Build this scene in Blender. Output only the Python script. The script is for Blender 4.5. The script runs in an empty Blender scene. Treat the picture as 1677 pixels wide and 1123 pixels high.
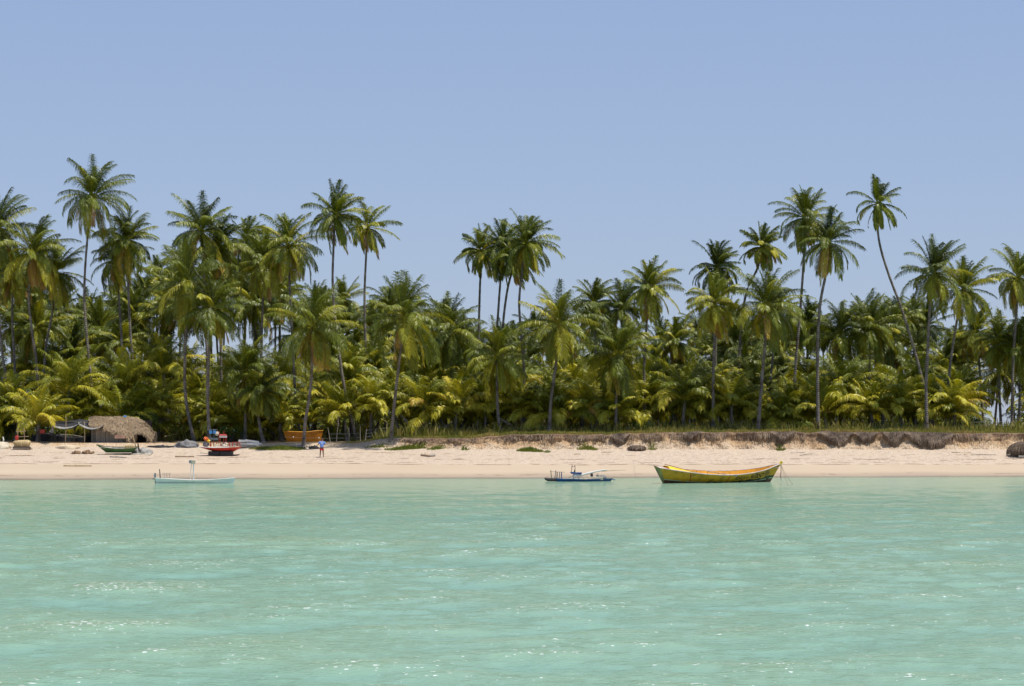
import bpy, math, random
import numpy as np
from math import radians as R, sin, cos, pi
from mathutils import Vector, Matrix, noise

rng = random.Random(11)
S = bpy.context.scene
COL = S.collection

# ------------------------------------------------------------------ camera, sky, sun
F = 4000.0           # focal length in photo pixels (1677 wide)
CH = 4.6             # camera height above the water
cam = bpy.data.cameras.new('camera')
cam.sensor_width = 36.0
cam.lens = 36.0 * F / 1677.0
cam.shift_y = (693 - 561.5) / 1677.0
cam.clip_end = 20000
camo = bpy.data.objects.new('camera', cam)
COL.objects.link(camo)
camo.location = (0, 0, CH)
camo.rotation_euler = (R(90), 0, 0)
S.camera = camo

SUN_EL, SUN_AZ = 71.0, -20.0       # azimuth measured from +X towards +Y
sd = Vector((cos(R(SUN_EL)) * cos(R(SUN_AZ)), cos(R(SUN_EL)) * sin(R(SUN_AZ)), sin(R(SUN_EL))))
W = bpy.data.worlds.new('World')
S.world = W
W.use_nodes = True
nt = W.node_tree
for n in list(nt.nodes):
    nt.nodes.remove(n)
sky = nt.nodes.new('ShaderNodeTexSky')
sky.sky_type = 'NISHITA'
sky.sun_disc = False
sky.sun_elevation = R(SUN_EL)
sky.sun_rotation = math.atan2(sd.x, sd.y)
sky.air_density = 1.0
sky.dust_density = 0.35
sky.ozone_density = 3.0
sky.altitude = 0
hs = nt.nodes.new('ShaderNodeHueSaturation')
hs.inputs['Saturation'].default_value = 1.0
mxs = nt.nodes.new('ShaderNodeMix'); mxs.data_type = 'RGBA'; mxs.blend_type = 'MULTIPLY'
mxs.inputs[0].default_value = 1.0
mxs.inputs[7].default_value = (1.0, 0.93, 1.13, 1)
gm = nt.nodes.new('ShaderNodeGamma'); gm.inputs[1].default_value = .42
mx3 = nt.nodes.new('ShaderNodeMix'); mx3.data_type = 'RGBA'; mx3.blend_type = 'MULTIPLY'; mx3.inputs[0].default_value = 1.0
mx3.inputs[7].default_value = (2.15, 2.53, 3.07, 1)
bg = nt.nodes.new('ShaderNodeBackground')
bg.inputs['Strength'].default_value = 0.10
wo = nt.nodes.new('ShaderNodeOutputWorld')
nt.links.new(sky.outputs[0], hs.inputs['Color'])
nt.links.new(hs.outputs[0], mxs.inputs[6])
nt.links.new(mxs.outputs[2], gm.inputs[0])
nt.links.new(gm.outputs[0], mx3.inputs[6])
nt.links.new(mx3.outputs[2], bg.inputs[0])
nt.links.new(bg.outputs[0], wo.inputs[0])

sl = bpy.data.lights.new('sun', 'SUN')
sl.energy = 5.0
sl.angle = R(0.53)
sl.color = (1.0, 0.95, 0.87)
so = bpy.data.objects.new('sun', sl)
COL.objects.link(so)
so.rotation_euler = sd.to_track_quat('Z', 'Y').to_euler()

S.view_settings.view_transform = 'Standard'
S.view_settings.look = 'None'
S.view_settings.gamma = 1
S.view_settings.exposure = 0.0
S.cycles.max_bounces = 6
S.cycles.diffuse_bounces = 2
S.cycles.transmission_bounces = 4
S.cycles.transparent_max_bounces = 6


def P(px, py, Y):
    """world point at distance Y that belongs to photo pixel px, py"""
    return Vector(((px - 838.5) / F * Y, Y, CH - (py - 693) / F * Y))


def sstep(a, b, x):
    t = min(1, max(0, (x - a) / (b - a)))
    return t * t * (3 - 2 * t)


def fbm(x, y, z=0.0, o=3):
    s = 0; a = 1; f = 1
    for _ in range(o):
        s += a * noise.noise(Vector((x * f, y * f, z * f + 7.3 * _)))
        a *= .5; f *= 2.1
    return s


# ------------------------------------------------------------------ materials
def nodes_of(name):
    m = bpy.data.materials.new(name)
    m.use_nodes = True
    n = m.node_tree
    return m, n, n.nodes, n.links, n.nodes['Principled BSDF']


def mat(name, c1, c2=None, scale=4.0, rough=0.7, detail=6, bump=0.0, bscale=None, c3=None, metallic=0, stretch=(1, 1, 1),
        contrast=(0.35, 0.65), spec=None):
    m, n, N, L, b = nodes_of(name)
    tc = N.new('ShaderNodeTexCoord')
    mp = N.new('ShaderNodeMapping')
    mp.inputs['Scale'].default_value = stretch
    L.new(tc.outputs['Object'], mp.inputs[0])
    nz = N.new('ShaderNodeTexNoise')
    nz.inputs['Scale'].default_value = scale
    nz.inputs['Detail'].default_value = detail
    nz.inputs['Roughness'].default_value = .62
    L.new(mp.outputs[0], nz.inputs['Vector'])
    cr = N.new('ShaderNodeValToRGB')
    c2 = c2 or tuple(x * .7 for x in c1)
    cr.color_ramp.elements[0].position = contrast[0]
    cr.color_ramp.elements[0].color = (*c2, 1)
    cr.color_ramp.elements[1].position = contrast[1]
    cr.color_ramp.elements[1].color = (*c1, 1)
    if c3:
        e = cr.color_ramp.elements.new(min(.98, contrast[1] + .12))
        e.color = (*c3, 1)
    L.new(nz.outputs['Fac'], cr.inputs[0])
    L.new(cr.outputs[0], b.inputs['Base Color'])
    b.inputs['Roughness'].default_value = rough
    b.inputs['Metallic'].default_value = metallic
    if spec is not None:
        b.inputs['Specular IOR Level'].default_value = spec
    if bump:
        n2 = N.new('ShaderNodeTexNoise')
        n2.inputs['Scale'].default_value = bscale or scale * 3
        n2.inputs['Detail'].default_value = 5
        L.new(mp.outputs[0], n2.inputs['Vector'])
        bp = N.new('ShaderNodeBump')
        bp.inputs['Strength'].default_value = 1
        bp.inputs['Distance'].default_value = bump
        L.new(n2.outputs['Fac'], bp.inputs['Height'])
        L.new(bp.outputs[0], b.inputs['Normal'])
    return m


def leaf_mat(name, dark, mid, yel, dead, rough=.38, trans=.3, spec=.5):
    """colour by the 'tint' attribute of each leaf (0 green .. 1 dead)"""
    m, n, N, L, b = nodes_of(name)
    at = N.new('ShaderNodeAttribute'); at.attribute_name = 'tint'
    oi = N.new('ShaderNodeObjectInfo')
    mm = N.new('ShaderNodeMath'); mm.operation = 'MULTIPLY_ADD'
    L.new(oi.outputs['Random'], mm.inputs[0]); mm.inputs[1].default_value = .17
    L.new(at.outputs['Fac'], mm.inputs[2])
    cr = N.new('ShaderNodeValToRGB')
    el = cr.color_ramp.elements
    el[0].position = 0.0; el[0].color = (*dark, 1)
    el[1].position = 1.0; el[1].color = (*dead, 1)
    e = el.new(.38); e.color = (*mid, 1)
    e = el.new(.80); e.color = (*yel, 1)
    L.new(mm.outputs[0], cr.inputs[0])
    L.new(cr.outputs[0], b.inputs['Base Color'])
    b.inputs['Roughness'].default_value = rough
    b.inputs['Specular IOR Level'].default_value = spec
    tr = N.new('ShaderNodeBsdfTranslucent')
    hv = N.new('ShaderNodeMix'); hv.data_type = 'RGBA'; hv.blend_type = 'MULTIPLY'
    hv.inputs[0].default_value = 1; hv.inputs[7].default_value = (1.55, 1.5, .45, 1)
    L.new(cr.outputs[0], hv.inputs[6])
    L.new(hv.outputs[2], tr.inputs[0])
    mx = N.new('ShaderNodeMixShader'); mx.inputs[0].default_value = trans
    L.new(b.outputs[0], mx.inputs[1]); L.new(tr.outputs[0], mx.inputs[2])
    L.new(mx.outputs[0], N['Material Output'].inputs[0])
    return m


M = {}
M['frond'] = leaf_mat('palm_frond', (.020, .035, .004), (.138, .166, .011), (.54, .47, .03), (.40, .22, .05), rough=.40, trans=.16, spec=.34)
M['leaf'] = leaf_mat('broad_leaf', (.025, .055, .008), (.07, .13, .012), (.22, .26, .03), (.3, .2, .06), rough=.5)
M['grass'] = leaf_mat('grass_blade', (.06, .11, .012), (.16, .19, .03), (.38, .31, .09), (.42, .29, .14), rough=.6, spec=.2)


def trunk_mat():
    m, n, N, L, b = nodes_of('palm_trunk')
    tc = N.new('ShaderNodeTexCoord')
    sp = N.new('ShaderNodeSeparateXYZ'); L.new(tc.outputs['Object'], sp.inputs[0])
    nz = N.new('ShaderNodeTexNoise'); nz.inputs['Scale'].default_value = 1.6; nz.inputs['Detail'].default_value = 6
    L.new(tc.outputs['Object'], nz.inputs['Vector'])
    wv = N.new('ShaderNodeTexWave'); wv.wave_type = 'BANDS'; wv.bands_direction = 'Z'
    wv.inputs['Scale'].default_value = 1.6; wv.inputs['Distortion'].default_value = 1.5
    wv.inputs['Detail'].default_value = 2; wv.inputs['Detail Scale'].default_value = 3
    L.new(tc.outputs['Object'], wv.inputs['Vector'])
    cr = N.new('ShaderNodeValToRGB')
    cr.color_ramp.elements[0].position = .3; cr.color_ramp.elements[0].color = (.10, .075, .055, 1)
    cr.color_ramp.elements[1].position = .7; cr.color_ramp.elements[1].color = (.36, .31, .26, 1)
    L.new(nz.outputs['Fac'], cr.inputs[0])
    mx = N.new('ShaderNodeMix'); mx.data_type = 'RGBA'; mx.blend_type = 'MULTIPLY'; mx.inputs[0].default_value = .45
    L.new(cr.outputs[0], mx.inputs[6]); L.new(wv.outputs['Color'], mx.inputs[7])
    L.new(mx.outputs[2], b.inputs['Base Color'])
    b.inputs['Roughness'].default_value = .9
    bp = N.new('ShaderNodeBump'); bp.inputs['Distance'].default_value = .02
    L.new(wv.outputs['Fac'], bp.inputs['Height']); L.new(bp.outputs[0], b.inputs['Normal'])
    return m


M['trunk'] = trunk_mat()
M['nut'] = mat('coconut_husk', (.20, .22, .03), (.22, .12, .03), 1.5, .5)
M['root'] = mat('root_fibre', (.26, .18, .12), (.07, .045, .03), 1.2, .95, bump=.05, stretch=(2, 2, .4))
M['wood'] = mat('weathered_wood', (.42, .30, .19), (.22, .15, .09), 3, .85, bump=.01, stretch=(1, 1, 4))
M['greywood'] = mat('grey_wood', (.46, .40, .33), (.26, .22, .17), 3, .9, bump=.01)
M['darkwood'] = mat('dark_wood', (.10, .075, .055), (.04, .03, .025), 3, .85)
M['bamboo'] = mat('bamboo_pole', (.52, .38, .21), (.33, .23, .12), 2, .6)
M['thatch'] = mat('dry_thatch', (.47, .35, .22), (.22, .15, .09), 2.2, .95, bump=.06, stretch=(3, 3, .8), c3=(.5, .38, .24))
M['black'] = mat('black_paint', (.02, .02, .022), (.012, .012, .014), 3, .6)
M['netdark'] = mat('dark_netting', (.045, .045, .05), (.015, .015, .018), 5, .95, bump=.05)
M['netgrey'] = mat('grey_netting', (.26, .25, .24), (.12, .12, .13), 4, .95, bump=.05)
M['tarp'] = mat('pale_tarp', (.38, .36, .32), (.24, .23, .21), 2, .7)
M['tarpdark'] = mat('black_plastic', (.02, .021, .026), (.012, .013, .018), 2, .8)
M['white'] = mat('white_paint', (.78, .77, .73), (.6, .58, .53), 2.5, .5)
M['cream'] = mat('cream_cloth', (.66, .58, .44), (.48, .40, .29), 2.5, .85, bump=.02)
M['red'] = mat('red_paint', (.50, .035, .022), (.30, .03, .02), 2, .5)
M['orange'] = mat('orange_paint', (.72, .25, .012), (.52, .17, .012), 1.3, .5)
M['orange2'] = mat('bright_orange', (.85, .16, .02), None, 2, .5)
M['blue'] = mat('blue_paint', (.02, .10, .34), (.02, .06, .2), 2.5, .45)
M['skyblue'] = mat('light_blue_plastic', (.08, .3, .62), (.05, .2, .5), 2.5, .5)
M['green'] = mat('green_paint', (.045, .13, .03), (.02, .065, .02), 2.0, .5)
M['rope'] = mat('rope', (.30, .24, .16), (.14, .11, .07), 9, .9)
M['metal'] = mat('grey_metal', (.26, .30, .31), (.14, .16, .17), 4, .45, metallic=.4)
M['yellow'] = mat('yellow_tarp', (.9, .62, .01), (.75, .48, .01), 2, .4)
M['amber'] = mat('amber_paint', (.78, .37, .012), (.6, .25, .015), 1.6, .5)
M['pink'] = mat('faded_white_paint', (.68, .56, .50), (.45, .34, .28), 2.4, .6)
M['skin'] = mat('brown_skin', (.17, .085, .05), (.13, .065, .04), 5, .55)
M['shirt'] = mat('blue_shirt', (.20, .36, .78), (.14, .26, .62), 5, .85, bump=.01)
M['shorts'] = mat('red_shorts', (.62, .02, .025), (.42, .015, .02), 5, .8)
M['hair'] = mat('black_hair', (.012, .01, .009), (.02, .015, .012), 20, .6)
M['crusty'] = mat('yellowed_foam', (.62, .50, .26), (.30, .19, .07), 3, .8, stretch=(3, 3, .5), c3=(.74, .70, .58))
M['sandpile'] = mat('sand_heap', (.60, .49, .34), (.48, .37, .25), 3, .95, bump=.04)
M['floor'] = mat('leaf_litter', (.16, .11, .06), (.07, .06, .025), 1.2, .95, bump=.05, c3=(.3, .22, .12))
M['debris'] = mat('dry_seaweed', (.30, .19, .11), (.14, .08, .04), 5, .95, bump=.03)
M['planks'] = mat('plank_wall', (.42, .36, .28), (.25, .21, .16), 1.4, .9, stretch=(4, 4, .3))
M['paintdark'] = mat('dark_green_lettering', (.008, .014, .008), (.012, .02, .01), 8, .8)


def hull_yellow():
    """yellow planks, dark scuffing near the waterline, thin pale line, brown bottom; all marks painted on the boat"""
    m, n, N, L, b = nodes_of('worn_yellow_hull')
    tc = N.new('ShaderNodeTexCoord')
    sp = N.new('ShaderNodeSeparateXYZ'); L.new(tc.outputs['UV'], sp.inputs[0])     # uv: x along, y height in the strake
    nz = N.new('ShaderNodeTexNoise'); nz.inputs['Scale'].default_value = 1.3; nz.inputs['Detail'].default_value = 7
    nz.inputs['Roughness'].default_value = .7
    L.new(tc.outputs['Object'], nz.inputs['Vector'])
    cr = N.new('ShaderNodeValToRGB')
    el = cr.color_ramp.elements
    el[0].position = .36; el[0].color = (.20, .11, .012, 1)
    el[1].position = .62; el[1].color = (.60, .32, .01, 1)
    e = el.new(.48); e.color = (.50, .265, .01, 1)
    L.new(nz.outputs['Fac'], cr.inputs[0])
    # big dark scuffs between 40 and 100 % of the length, low on the hull
    n2 = N.new('ShaderNodeTexNoise'); n2.inputs['Scale'].default_value = 2.2; n2.inputs['Detail'].default_value = 8
    L.new(tc.outputs['Object'], n2.inputs['Vector'])

    def mth(op, a, bb, c=None):
        x = N.new('ShaderNodeMath'); x.operation = op
        for i, v in enumerate((a, bb, c)):
            if v is None: continue
            if isinstance(v, (int, float)): x.inputs[i].default_value = v
            else: L.new(v, x.inputs[i])
        return x.outputs[0]
    nn = mth('MULTIPLY_ADD', n2.outputs['Fac'], .36, -.18)
    hgt = mth('ADD', sp.outputs[1], nn)
    along = N.new('ShaderNodeMapRange'); L.new(sp.outputs[0], along.inputs[0])
    along.inputs[1].default_value = .28; along.inputs[2].default_value = .62
    along.inputs[3].default_value = .34; along.inputs[4].default_value = .54
    scuff = mth('LESS_THAN', hgt, along.outputs[0])
    mx = N.new('ShaderNodeMix'); mx.data_type = 'RGBA'
    L.new(scuff, mx.inputs[0]); L.new(cr.outputs[0], mx.inputs[6]); mx.inputs[7].default_value = (.035, .05, .02, 1)
    line = mth('COMPARE', sp.outputs[1], .40, .022)
    gap = mth('GREATER_THAN', n2.outputs['Fac'], .46)
    line2 = mth('MULTIPLY', line, gap)
    mx2 = N.new('ShaderNodeMix'); mx2.data_type = 'RGBA'
    L.new(line2, mx2.inputs[0]); L.new(mx.outputs[2], mx2.inputs[6]); mx2.inputs[7].default_value = (.40, .48, .32, 1)
    bot = mth('LESS_THAN', sp.outputs[1], .375)
    mx3 = N.new('ShaderNodeMix'); mx3.data_type = 'RGBA'
    c4 = N.new('ShaderNodeValToRGB')
    c4.color_ramp.elements[0].position = .4; c4.color_ramp.elements[0].color = (.05, .04, .02, 1)
    c4.color_ramp.elements[1].position = .6; c4.color_ramp.elements[1].color = (.22, .075, .03, 1)
    L.new(nz.outputs['Fac'], c4.inputs[0])
    L.new(bot, mx3.inputs[0]); L.new(mx2.outputs[2], mx3.inputs[6]); L.new(c4.outputs[0], mx3.inputs[7])
    L.new(mx3.outputs[2], b.inputs['Base Color'])
    b.inputs['Roughness'].default_value = .6
    return m


M['hull_yellow'] = hull_yellow()
M['transom'] = mat('worn_transom', (.40, .36, .08), (.13, .15, .08), 2.2, .75, stretch=(1, 3, .6), c3=(.4, .42, .36))


def sand_mat():
    m, n, N, L, b = nodes_of('beach_sand')
    ge = N.new('ShaderNodeNewGeometry')
    sp = N.new('ShaderNodeSeparateXYZ'); L.new(ge.outputs['Position'], sp.inputs[0])

    def noi(scale, det=5, st=(1, 1, 1)):
        mp = N.new('ShaderNodeMapping'); mp.inputs['Scale'].default_value = st
        L.new(ge.outputs['Position'], mp.inputs[0])
        x = N.new('ShaderNodeTexNoise'); x.inputs['Scale'].default_value = scale; x.inputs['Detail'].default_value = det
        L.new(mp.outputs[0], x.inputs['Vector']); return x.outputs['Fac']

    def mth(op, a, bb=None, c=None):
        x = N.new('ShaderNodeMath'); x.operation = op
        for i, v in enumerate((a, bb, c)):
            if v is None: continue
            if isinstance(v, (int, float)): x.inputs[i].default_value = v
            else: L.new(v, x.inputs[i])
        return x.outputs[0]

    def mix(f, a, c):
        x = N.new('ShaderNodeMix'); x.data_type = 'RGBA'
        if isinstance(f, (int, float)): x.inputs[0].default_value = f
        else: L.new(f, x.inputs[0])
        for i, v in ((6, a), (7, c)):
            if isinstance(v, tuple): x.inputs[i].default_value = (*v, 1)
            else: L.new(v, x.inputs[i])
        return x.outputs[2]

    def rng_(v, a, bb, c=0., d=1.):
        x = N.new('ShaderNodeMapRange'); x.interpolation_type = 'SMOOTHSTEP'
        L.new(v, x.inputs[0])
        for i, q in enumerate((a, bb, c, d)): x.inputs[i + 1].default_value = q
        return x.outputs[0]
    at = N.new('ShaderNodeAttribute'); at.attribute_name = 'level'   # 0 waterline .. 1 foot of the bank
    lv = mth('ADD', at.outputs['Fac'], mth('MULTIPLY_ADD', noi(.12, 4), .10, -.05))
    dry = mix(noi(1.5, 8), (0.457, 0.357, 0.257), (0.548, 0.448, 0.349))
    damp = mix(noi(.25, 5, (.3, 1, 1)), (0.440, 0.340, 0.237), (0.498, 0.398, 0.290))
    c = mix(rng_(lv, .44, .50), damp, dry)
    c = mix(rng_(lv, .24, .10), c, (0.365, 0.286, 0.207))
    c = mix(rng_(lv, .075, .025), c, (.30, .245, .18))
    # tide wrack: broken dark bands along the shore
    spk = noi(1.1, 8, (.55, 1.6, 1))
    for lev, wid, th in ((.47, .012, .47), (.53, .008, .51), (.14, .016, .57), (.66, .03, .58), (.80, .03, .60)):
        band = mth('COMPARE', lv, lev, wid)
        k = mth('MULTIPLY', band, rng_(spk, th, th + .05))
        c = mix(mth('MULTIPLY', k, .75), c, (.17, .10, .06))
    # scattered litter and footprints on the dry sand
    sp2 = noi(2.6, 4, (.6, 1, 1))
    k = mth('MULTIPLY', rng_(sp2, .59, .70), rng_(lv, .44, .52))
    c = mix(mth('MULTIPLY', k, .55), c, (.25, .16, .10))
    L.new(c, b.inputs['Base Color'])
    L.new(rng_(lv, .02, .12, .25, .95), b.inputs['Roughness'])
    b.inputs['Specular IOR Level'].default_value = .25
    h = mth('MULTIPLY', noi(2.2, 4, (1, .8, 1)), rng_(lv, .40, .55, .06, 1.))
    bp = N.new('ShaderNodeBump'); bp.inputs['Distance'].default_value = .32; bp.inputs['Strength'].default_value = 1
    L.new(h, bp.inputs['Height']); L.new(bp.outputs[0], b.inputs['Normal'])
    return m


def bank_mat():
    m, n, N, L, b = nodes_of('eroded_earth')
    ge = N.new('ShaderNodeNewGeometry')
    at = N.new('ShaderNodeAttribute'); at.attribute_name = 'level'
    nz = N.new('ShaderNodeTexNoise'); nz.inputs['Scale'].default_value = .9; nz.inputs['Detail'].default_value = 7
    mp = N.new('ShaderNodeMapping'); mp.inputs['Scale'].default_value = (1.2, 1, .5)
    L.new(ge.outputs['Position'], mp.inputs[0]); L.new(mp.outputs[0], nz.inputs['Vector'])
    a = N.new('ShaderNodeMath'); a.operation = 'MULTIPLY_ADD'; L.new(nz.outputs['Fac'], a.inputs[0]); a.inputs[1].default_value = .9
    a2 = N.new('ShaderNodeMath'); a2.operation = 'ADD'; L.new(at.outputs['Fac'], a.inputs[2]); L.new(a.outputs[0], a2.inputs[0]); a2.inputs[1].default_value = -.45
    nb = N.new('ShaderNodeTexNoise'); nb.inputs['Scale'].default_value = .22; nb.inputs['Detail'].default_value = 3
    L.new(ge.outputs['Position'], nb.inputs['Vector'])
    a3 = N.new('ShaderNodeMath'); a3.operation = 'MULTIPLY_ADD'; L.new(nb.outputs['Fac'], a3.inputs[0]); a3.inputs[1].default_value = .9; a3.inputs[2].default_value = -.97
    L.new(a.outputs[0], a3.inputs[2]) if False else None
    a4 = N.new('ShaderNodeMath'); a4.operation = 'ADD'; L.new(a3.outputs[0], a4.inputs[0]); L.new(a.outputs[0], a4.inputs[1]); a2 = a4
    cr = N.new('ShaderNodeValToRGB'); el = cr.color_ramp.elements
    el[0].position = .12; el[0].color = (.60, .47, .33, 1)
    el[1].position = .97; el[1].color = (.22, .15, .10, 1)
    for p_, c_ in ((.42, (.50, .34, .19)), (.58, (.36, .24, .14)), (.72, (.25, .16, .095)), (.86, (.16, .10, .065))):
        e = el.new(p_); e.color = (*c_, 1)
    L.new(a2.outputs[0], cr.inputs[0])
    # fine streaks
    n3 = N.new('ShaderNodeTexNoise'); n3.inputs['Scale'].default_value = 3.5; n3.inputs['Detail'].default_value = 8
    m3 = N.new('ShaderNodeMapping'); m3.inputs['Scale'].default_value = (2.2, 2, .6)
    L.new(ge.outputs['Position'], m3.inputs[0]); L.new(m3.outputs[0], n3.inputs['Vector'])
    c3 = N.new('ShaderNodeValToRGB')
    c3.color_ramp.elements[0].position = .35; c3.color_ramp.elements[0].color = (.55, .5, .45, 1)
    c3.color_ramp.elements[1].position = .6; c3.color_ramp.elements[1].color = (1.1, 1.08, 1.05, 1)
    L.new(n3.outputs['Fac'], c3.inputs[0])
    mx = N.new('ShaderNodeMix'); mx.data_type = 'RGBA'; mx.blend_type = 'MULTIPLY'; mx.inputs[0].default_value = .9
    L.new(cr.outputs[0], mx.inputs[6]); L.new(c3.outputs[0], mx.inputs[7])
    L.new(mx.outputs[2], b.inputs['Base Color'])
    b.inputs['Roughness'].default_value = .95
    bp = N.new('ShaderNodeBump'); bp.inputs['Distance'].default_value = .18
    L.new(n3.outputs['Fac'], bp.inputs['Height']); L.new(bp.outputs[0], b.inputs['Normal'])
    return m


def water_mat():
    m, n, N, L, b = nodes_of('turbid_sea_water')
    ge = N.new('ShaderNodeNewGeometry')

    def noi(scale, det=4, st=(1, 1, 1), w=None):
        mp = N.new('ShaderNodeMapping'); mp.inputs['Scale'].default_value = st
        L.new(ge.outputs['Position'], mp.inputs[0])
        x = N.new('ShaderNodeTexNoise'); x.inputs['Scale'].default_value = scale; x.inputs['Detail'].default_value = det
        L.new(mp.outputs[0], x.inputs['Vector']); return x.outputs['Fac']
    at = N.new('ShaderNodeAttribute'); at.attribute_name = 'crest'
    cr = N.new('ShaderNodeValToRGB'); el = cr.color_ramp.elements
    el[0].position = .25; el[0].color = (.190, .348, .262, 1)
    el[1].position = .85; el[1].color = (.275, .388, .222, 1)
    mm = N.new('ShaderNodeMath'); mm.operation = 'MULTIPLY_ADD'
    L.new(at.outputs['Fac'], mm.inputs[0]); mm.inputs[1].default_value = .26  # yellow-green crests: light passing through the waves, put into the colour
    q = N.new('ShaderNodeMath'); q.operation = 'MULTIPLY_ADD'
    L.new(noi(.09, 6, (.6, .8, 1)), q.inputs[0]); q.inputs[1].default_value = .5; q.inputs[2].default_value = .10
    L.new(q.outputs[0], mm.inputs[2])
    L.new(mm.outputs[0], cr.inputs[0])
    # foam flecks high on the crests; finer white specks paint sun sparkle
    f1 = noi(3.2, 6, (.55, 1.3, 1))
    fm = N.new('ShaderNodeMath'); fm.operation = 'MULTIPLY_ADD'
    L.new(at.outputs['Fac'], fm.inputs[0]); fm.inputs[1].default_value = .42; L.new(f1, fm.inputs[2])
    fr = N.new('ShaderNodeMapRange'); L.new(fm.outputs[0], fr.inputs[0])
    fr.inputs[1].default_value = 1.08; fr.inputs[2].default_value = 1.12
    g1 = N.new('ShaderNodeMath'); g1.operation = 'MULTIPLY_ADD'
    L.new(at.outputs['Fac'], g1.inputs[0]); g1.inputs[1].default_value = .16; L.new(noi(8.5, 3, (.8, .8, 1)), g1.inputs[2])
    glint = N.new('ShaderNodeMapRange'); L.new(g1.outputs[0], glint.inputs[0]); glint.inputs[1].default_value = .785; glint.inputs[2].default_value = .80
    g3 = N.new('ShaderNodeMath'); g3.operation = 'MAXIMUM'; L.new(fr.outputs[0], g3.inputs[0]); L.new(glint.outputs[0], g3.inputs[1])
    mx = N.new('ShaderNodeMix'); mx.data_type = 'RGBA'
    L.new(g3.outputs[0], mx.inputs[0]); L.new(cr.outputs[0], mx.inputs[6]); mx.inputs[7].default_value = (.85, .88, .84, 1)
    fo = N.new('ShaderNodeAttribute'); fo.attribute_name = 'foam'
    f2 = noi(1.6, 6, (.35, 2.2, 1))
    f2m = N.new('ShaderNodeMath'); f2m.operation = 'MULTIPLY_ADD'; L.new(f2, f2m.inputs[0]); f2m.inputs[1].default_value = 1.
    L.new(fo.outputs['Fac'], f2m.inputs[2])
    f3 = N.new('ShaderNodeMapRange'); L.new(f2m.outputs[0], f3.inputs[0]); f3.inputs[1].default_value = 1.38; f3.inputs[2].default_value = 1.46
    mx2 = N.new('ShaderNodeMix'); mx2.data_type = 'RGBA'
    L.new(f3.outputs[0], mx2.inputs[0]); L.new(mx.outputs[2], mx2.inputs[6]); mx2.inputs[7].default_value = (.72, .74, .70, 1)
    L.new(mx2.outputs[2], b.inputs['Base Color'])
    b.inputs['Roughness'].default_value = .10
    b.inputs['IOR'].default_value = 1.33
    b.inputs['Specular IOR Level'].default_value = .13
    b1 = N.new('ShaderNodeBump'); b1.inputs['Distance'].default_value = .042; b1.inputs['Strength'].default_value = 1
    L.new(noi(1.7, 6, (.8, 1.3, 1)), b1.inputs['Height'])
    b2 = N.new('ShaderNodeBump'); b2.inputs['Distance'].default_value = .035; b2.inputs['Strength'].default_value = 1
    L.new(noi(9, 3, (.8, 1.2, 1)), b2.inputs['Height']); L.new(b1.outputs[0], b2.inputs['Normal'])
    L.new(b2.outputs[0], b.inputs['Normal'])
    return m


M['root2'] = mat('root_strands', (.30, .22, .15), (.07, .048, .035), .9, .95)
M['rootdark'] = mat('root_mat_dark', (.17, .12, .085), (.05, .035, .027), 1.6, .95, bump=.08, stretch=(2, 2, .5))
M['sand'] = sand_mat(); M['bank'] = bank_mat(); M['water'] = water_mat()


# ------------------------------------------------------------------ object helpers
def tag(o, label=None, cat=None, group=None, kind=None):
    if label: o['label'] = label
    if cat: o['category'] = cat
    if group: o['group'] = group
    if kind: o['kind'] = kind
    return o


def empty(name, loc, label, cat, group=None, rz=0):
    o = bpy.data.objects.new(name, None)
    o.empty_display_size = .2
    COL.objects.link(o)
    o.location = loc
    o.rotation_euler = (0, 0, rz)
    return tag(o, label, cat, group)


def mesh_obj(name, verts, faces, m, parent=None, smooth=False, attrs=None, uv=None):
    me = bpy.data.meshes.new(name)
    me.from_pydata([tuple(v) for v in verts], [], [tuple(f) for f in faces])
    if attrs:
        for k, v in attrs.items():
            a = me.attributes.new(k, 'FLOAT', 'POINT')
            a.data.foreach_set('value', np.asarray(v, dtype=np.float32))
    if uv is not None:
        l = me.uv_layers.new(name='UVMap')
        idx = np.zeros(len(me.loops), dtype=np.int32); me.loops.foreach_get('vertex_index', idx)
        l.data.foreach_set('uv', np.asarray(uv, dtype=np.float32)[idx].ravel())
    for x in (m if isinstance(m, (list, tuple)) else [m]):
        me.materials.append(x)
    if smooth:
        me.polygons.foreach_set('use_smooth', [True] * len(me.polygons))
    me.update()
    o = bpy.data.objects.new(name, me)
    COL.objects.link(o)
    if parent: o.parent = parent
    return o


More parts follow.
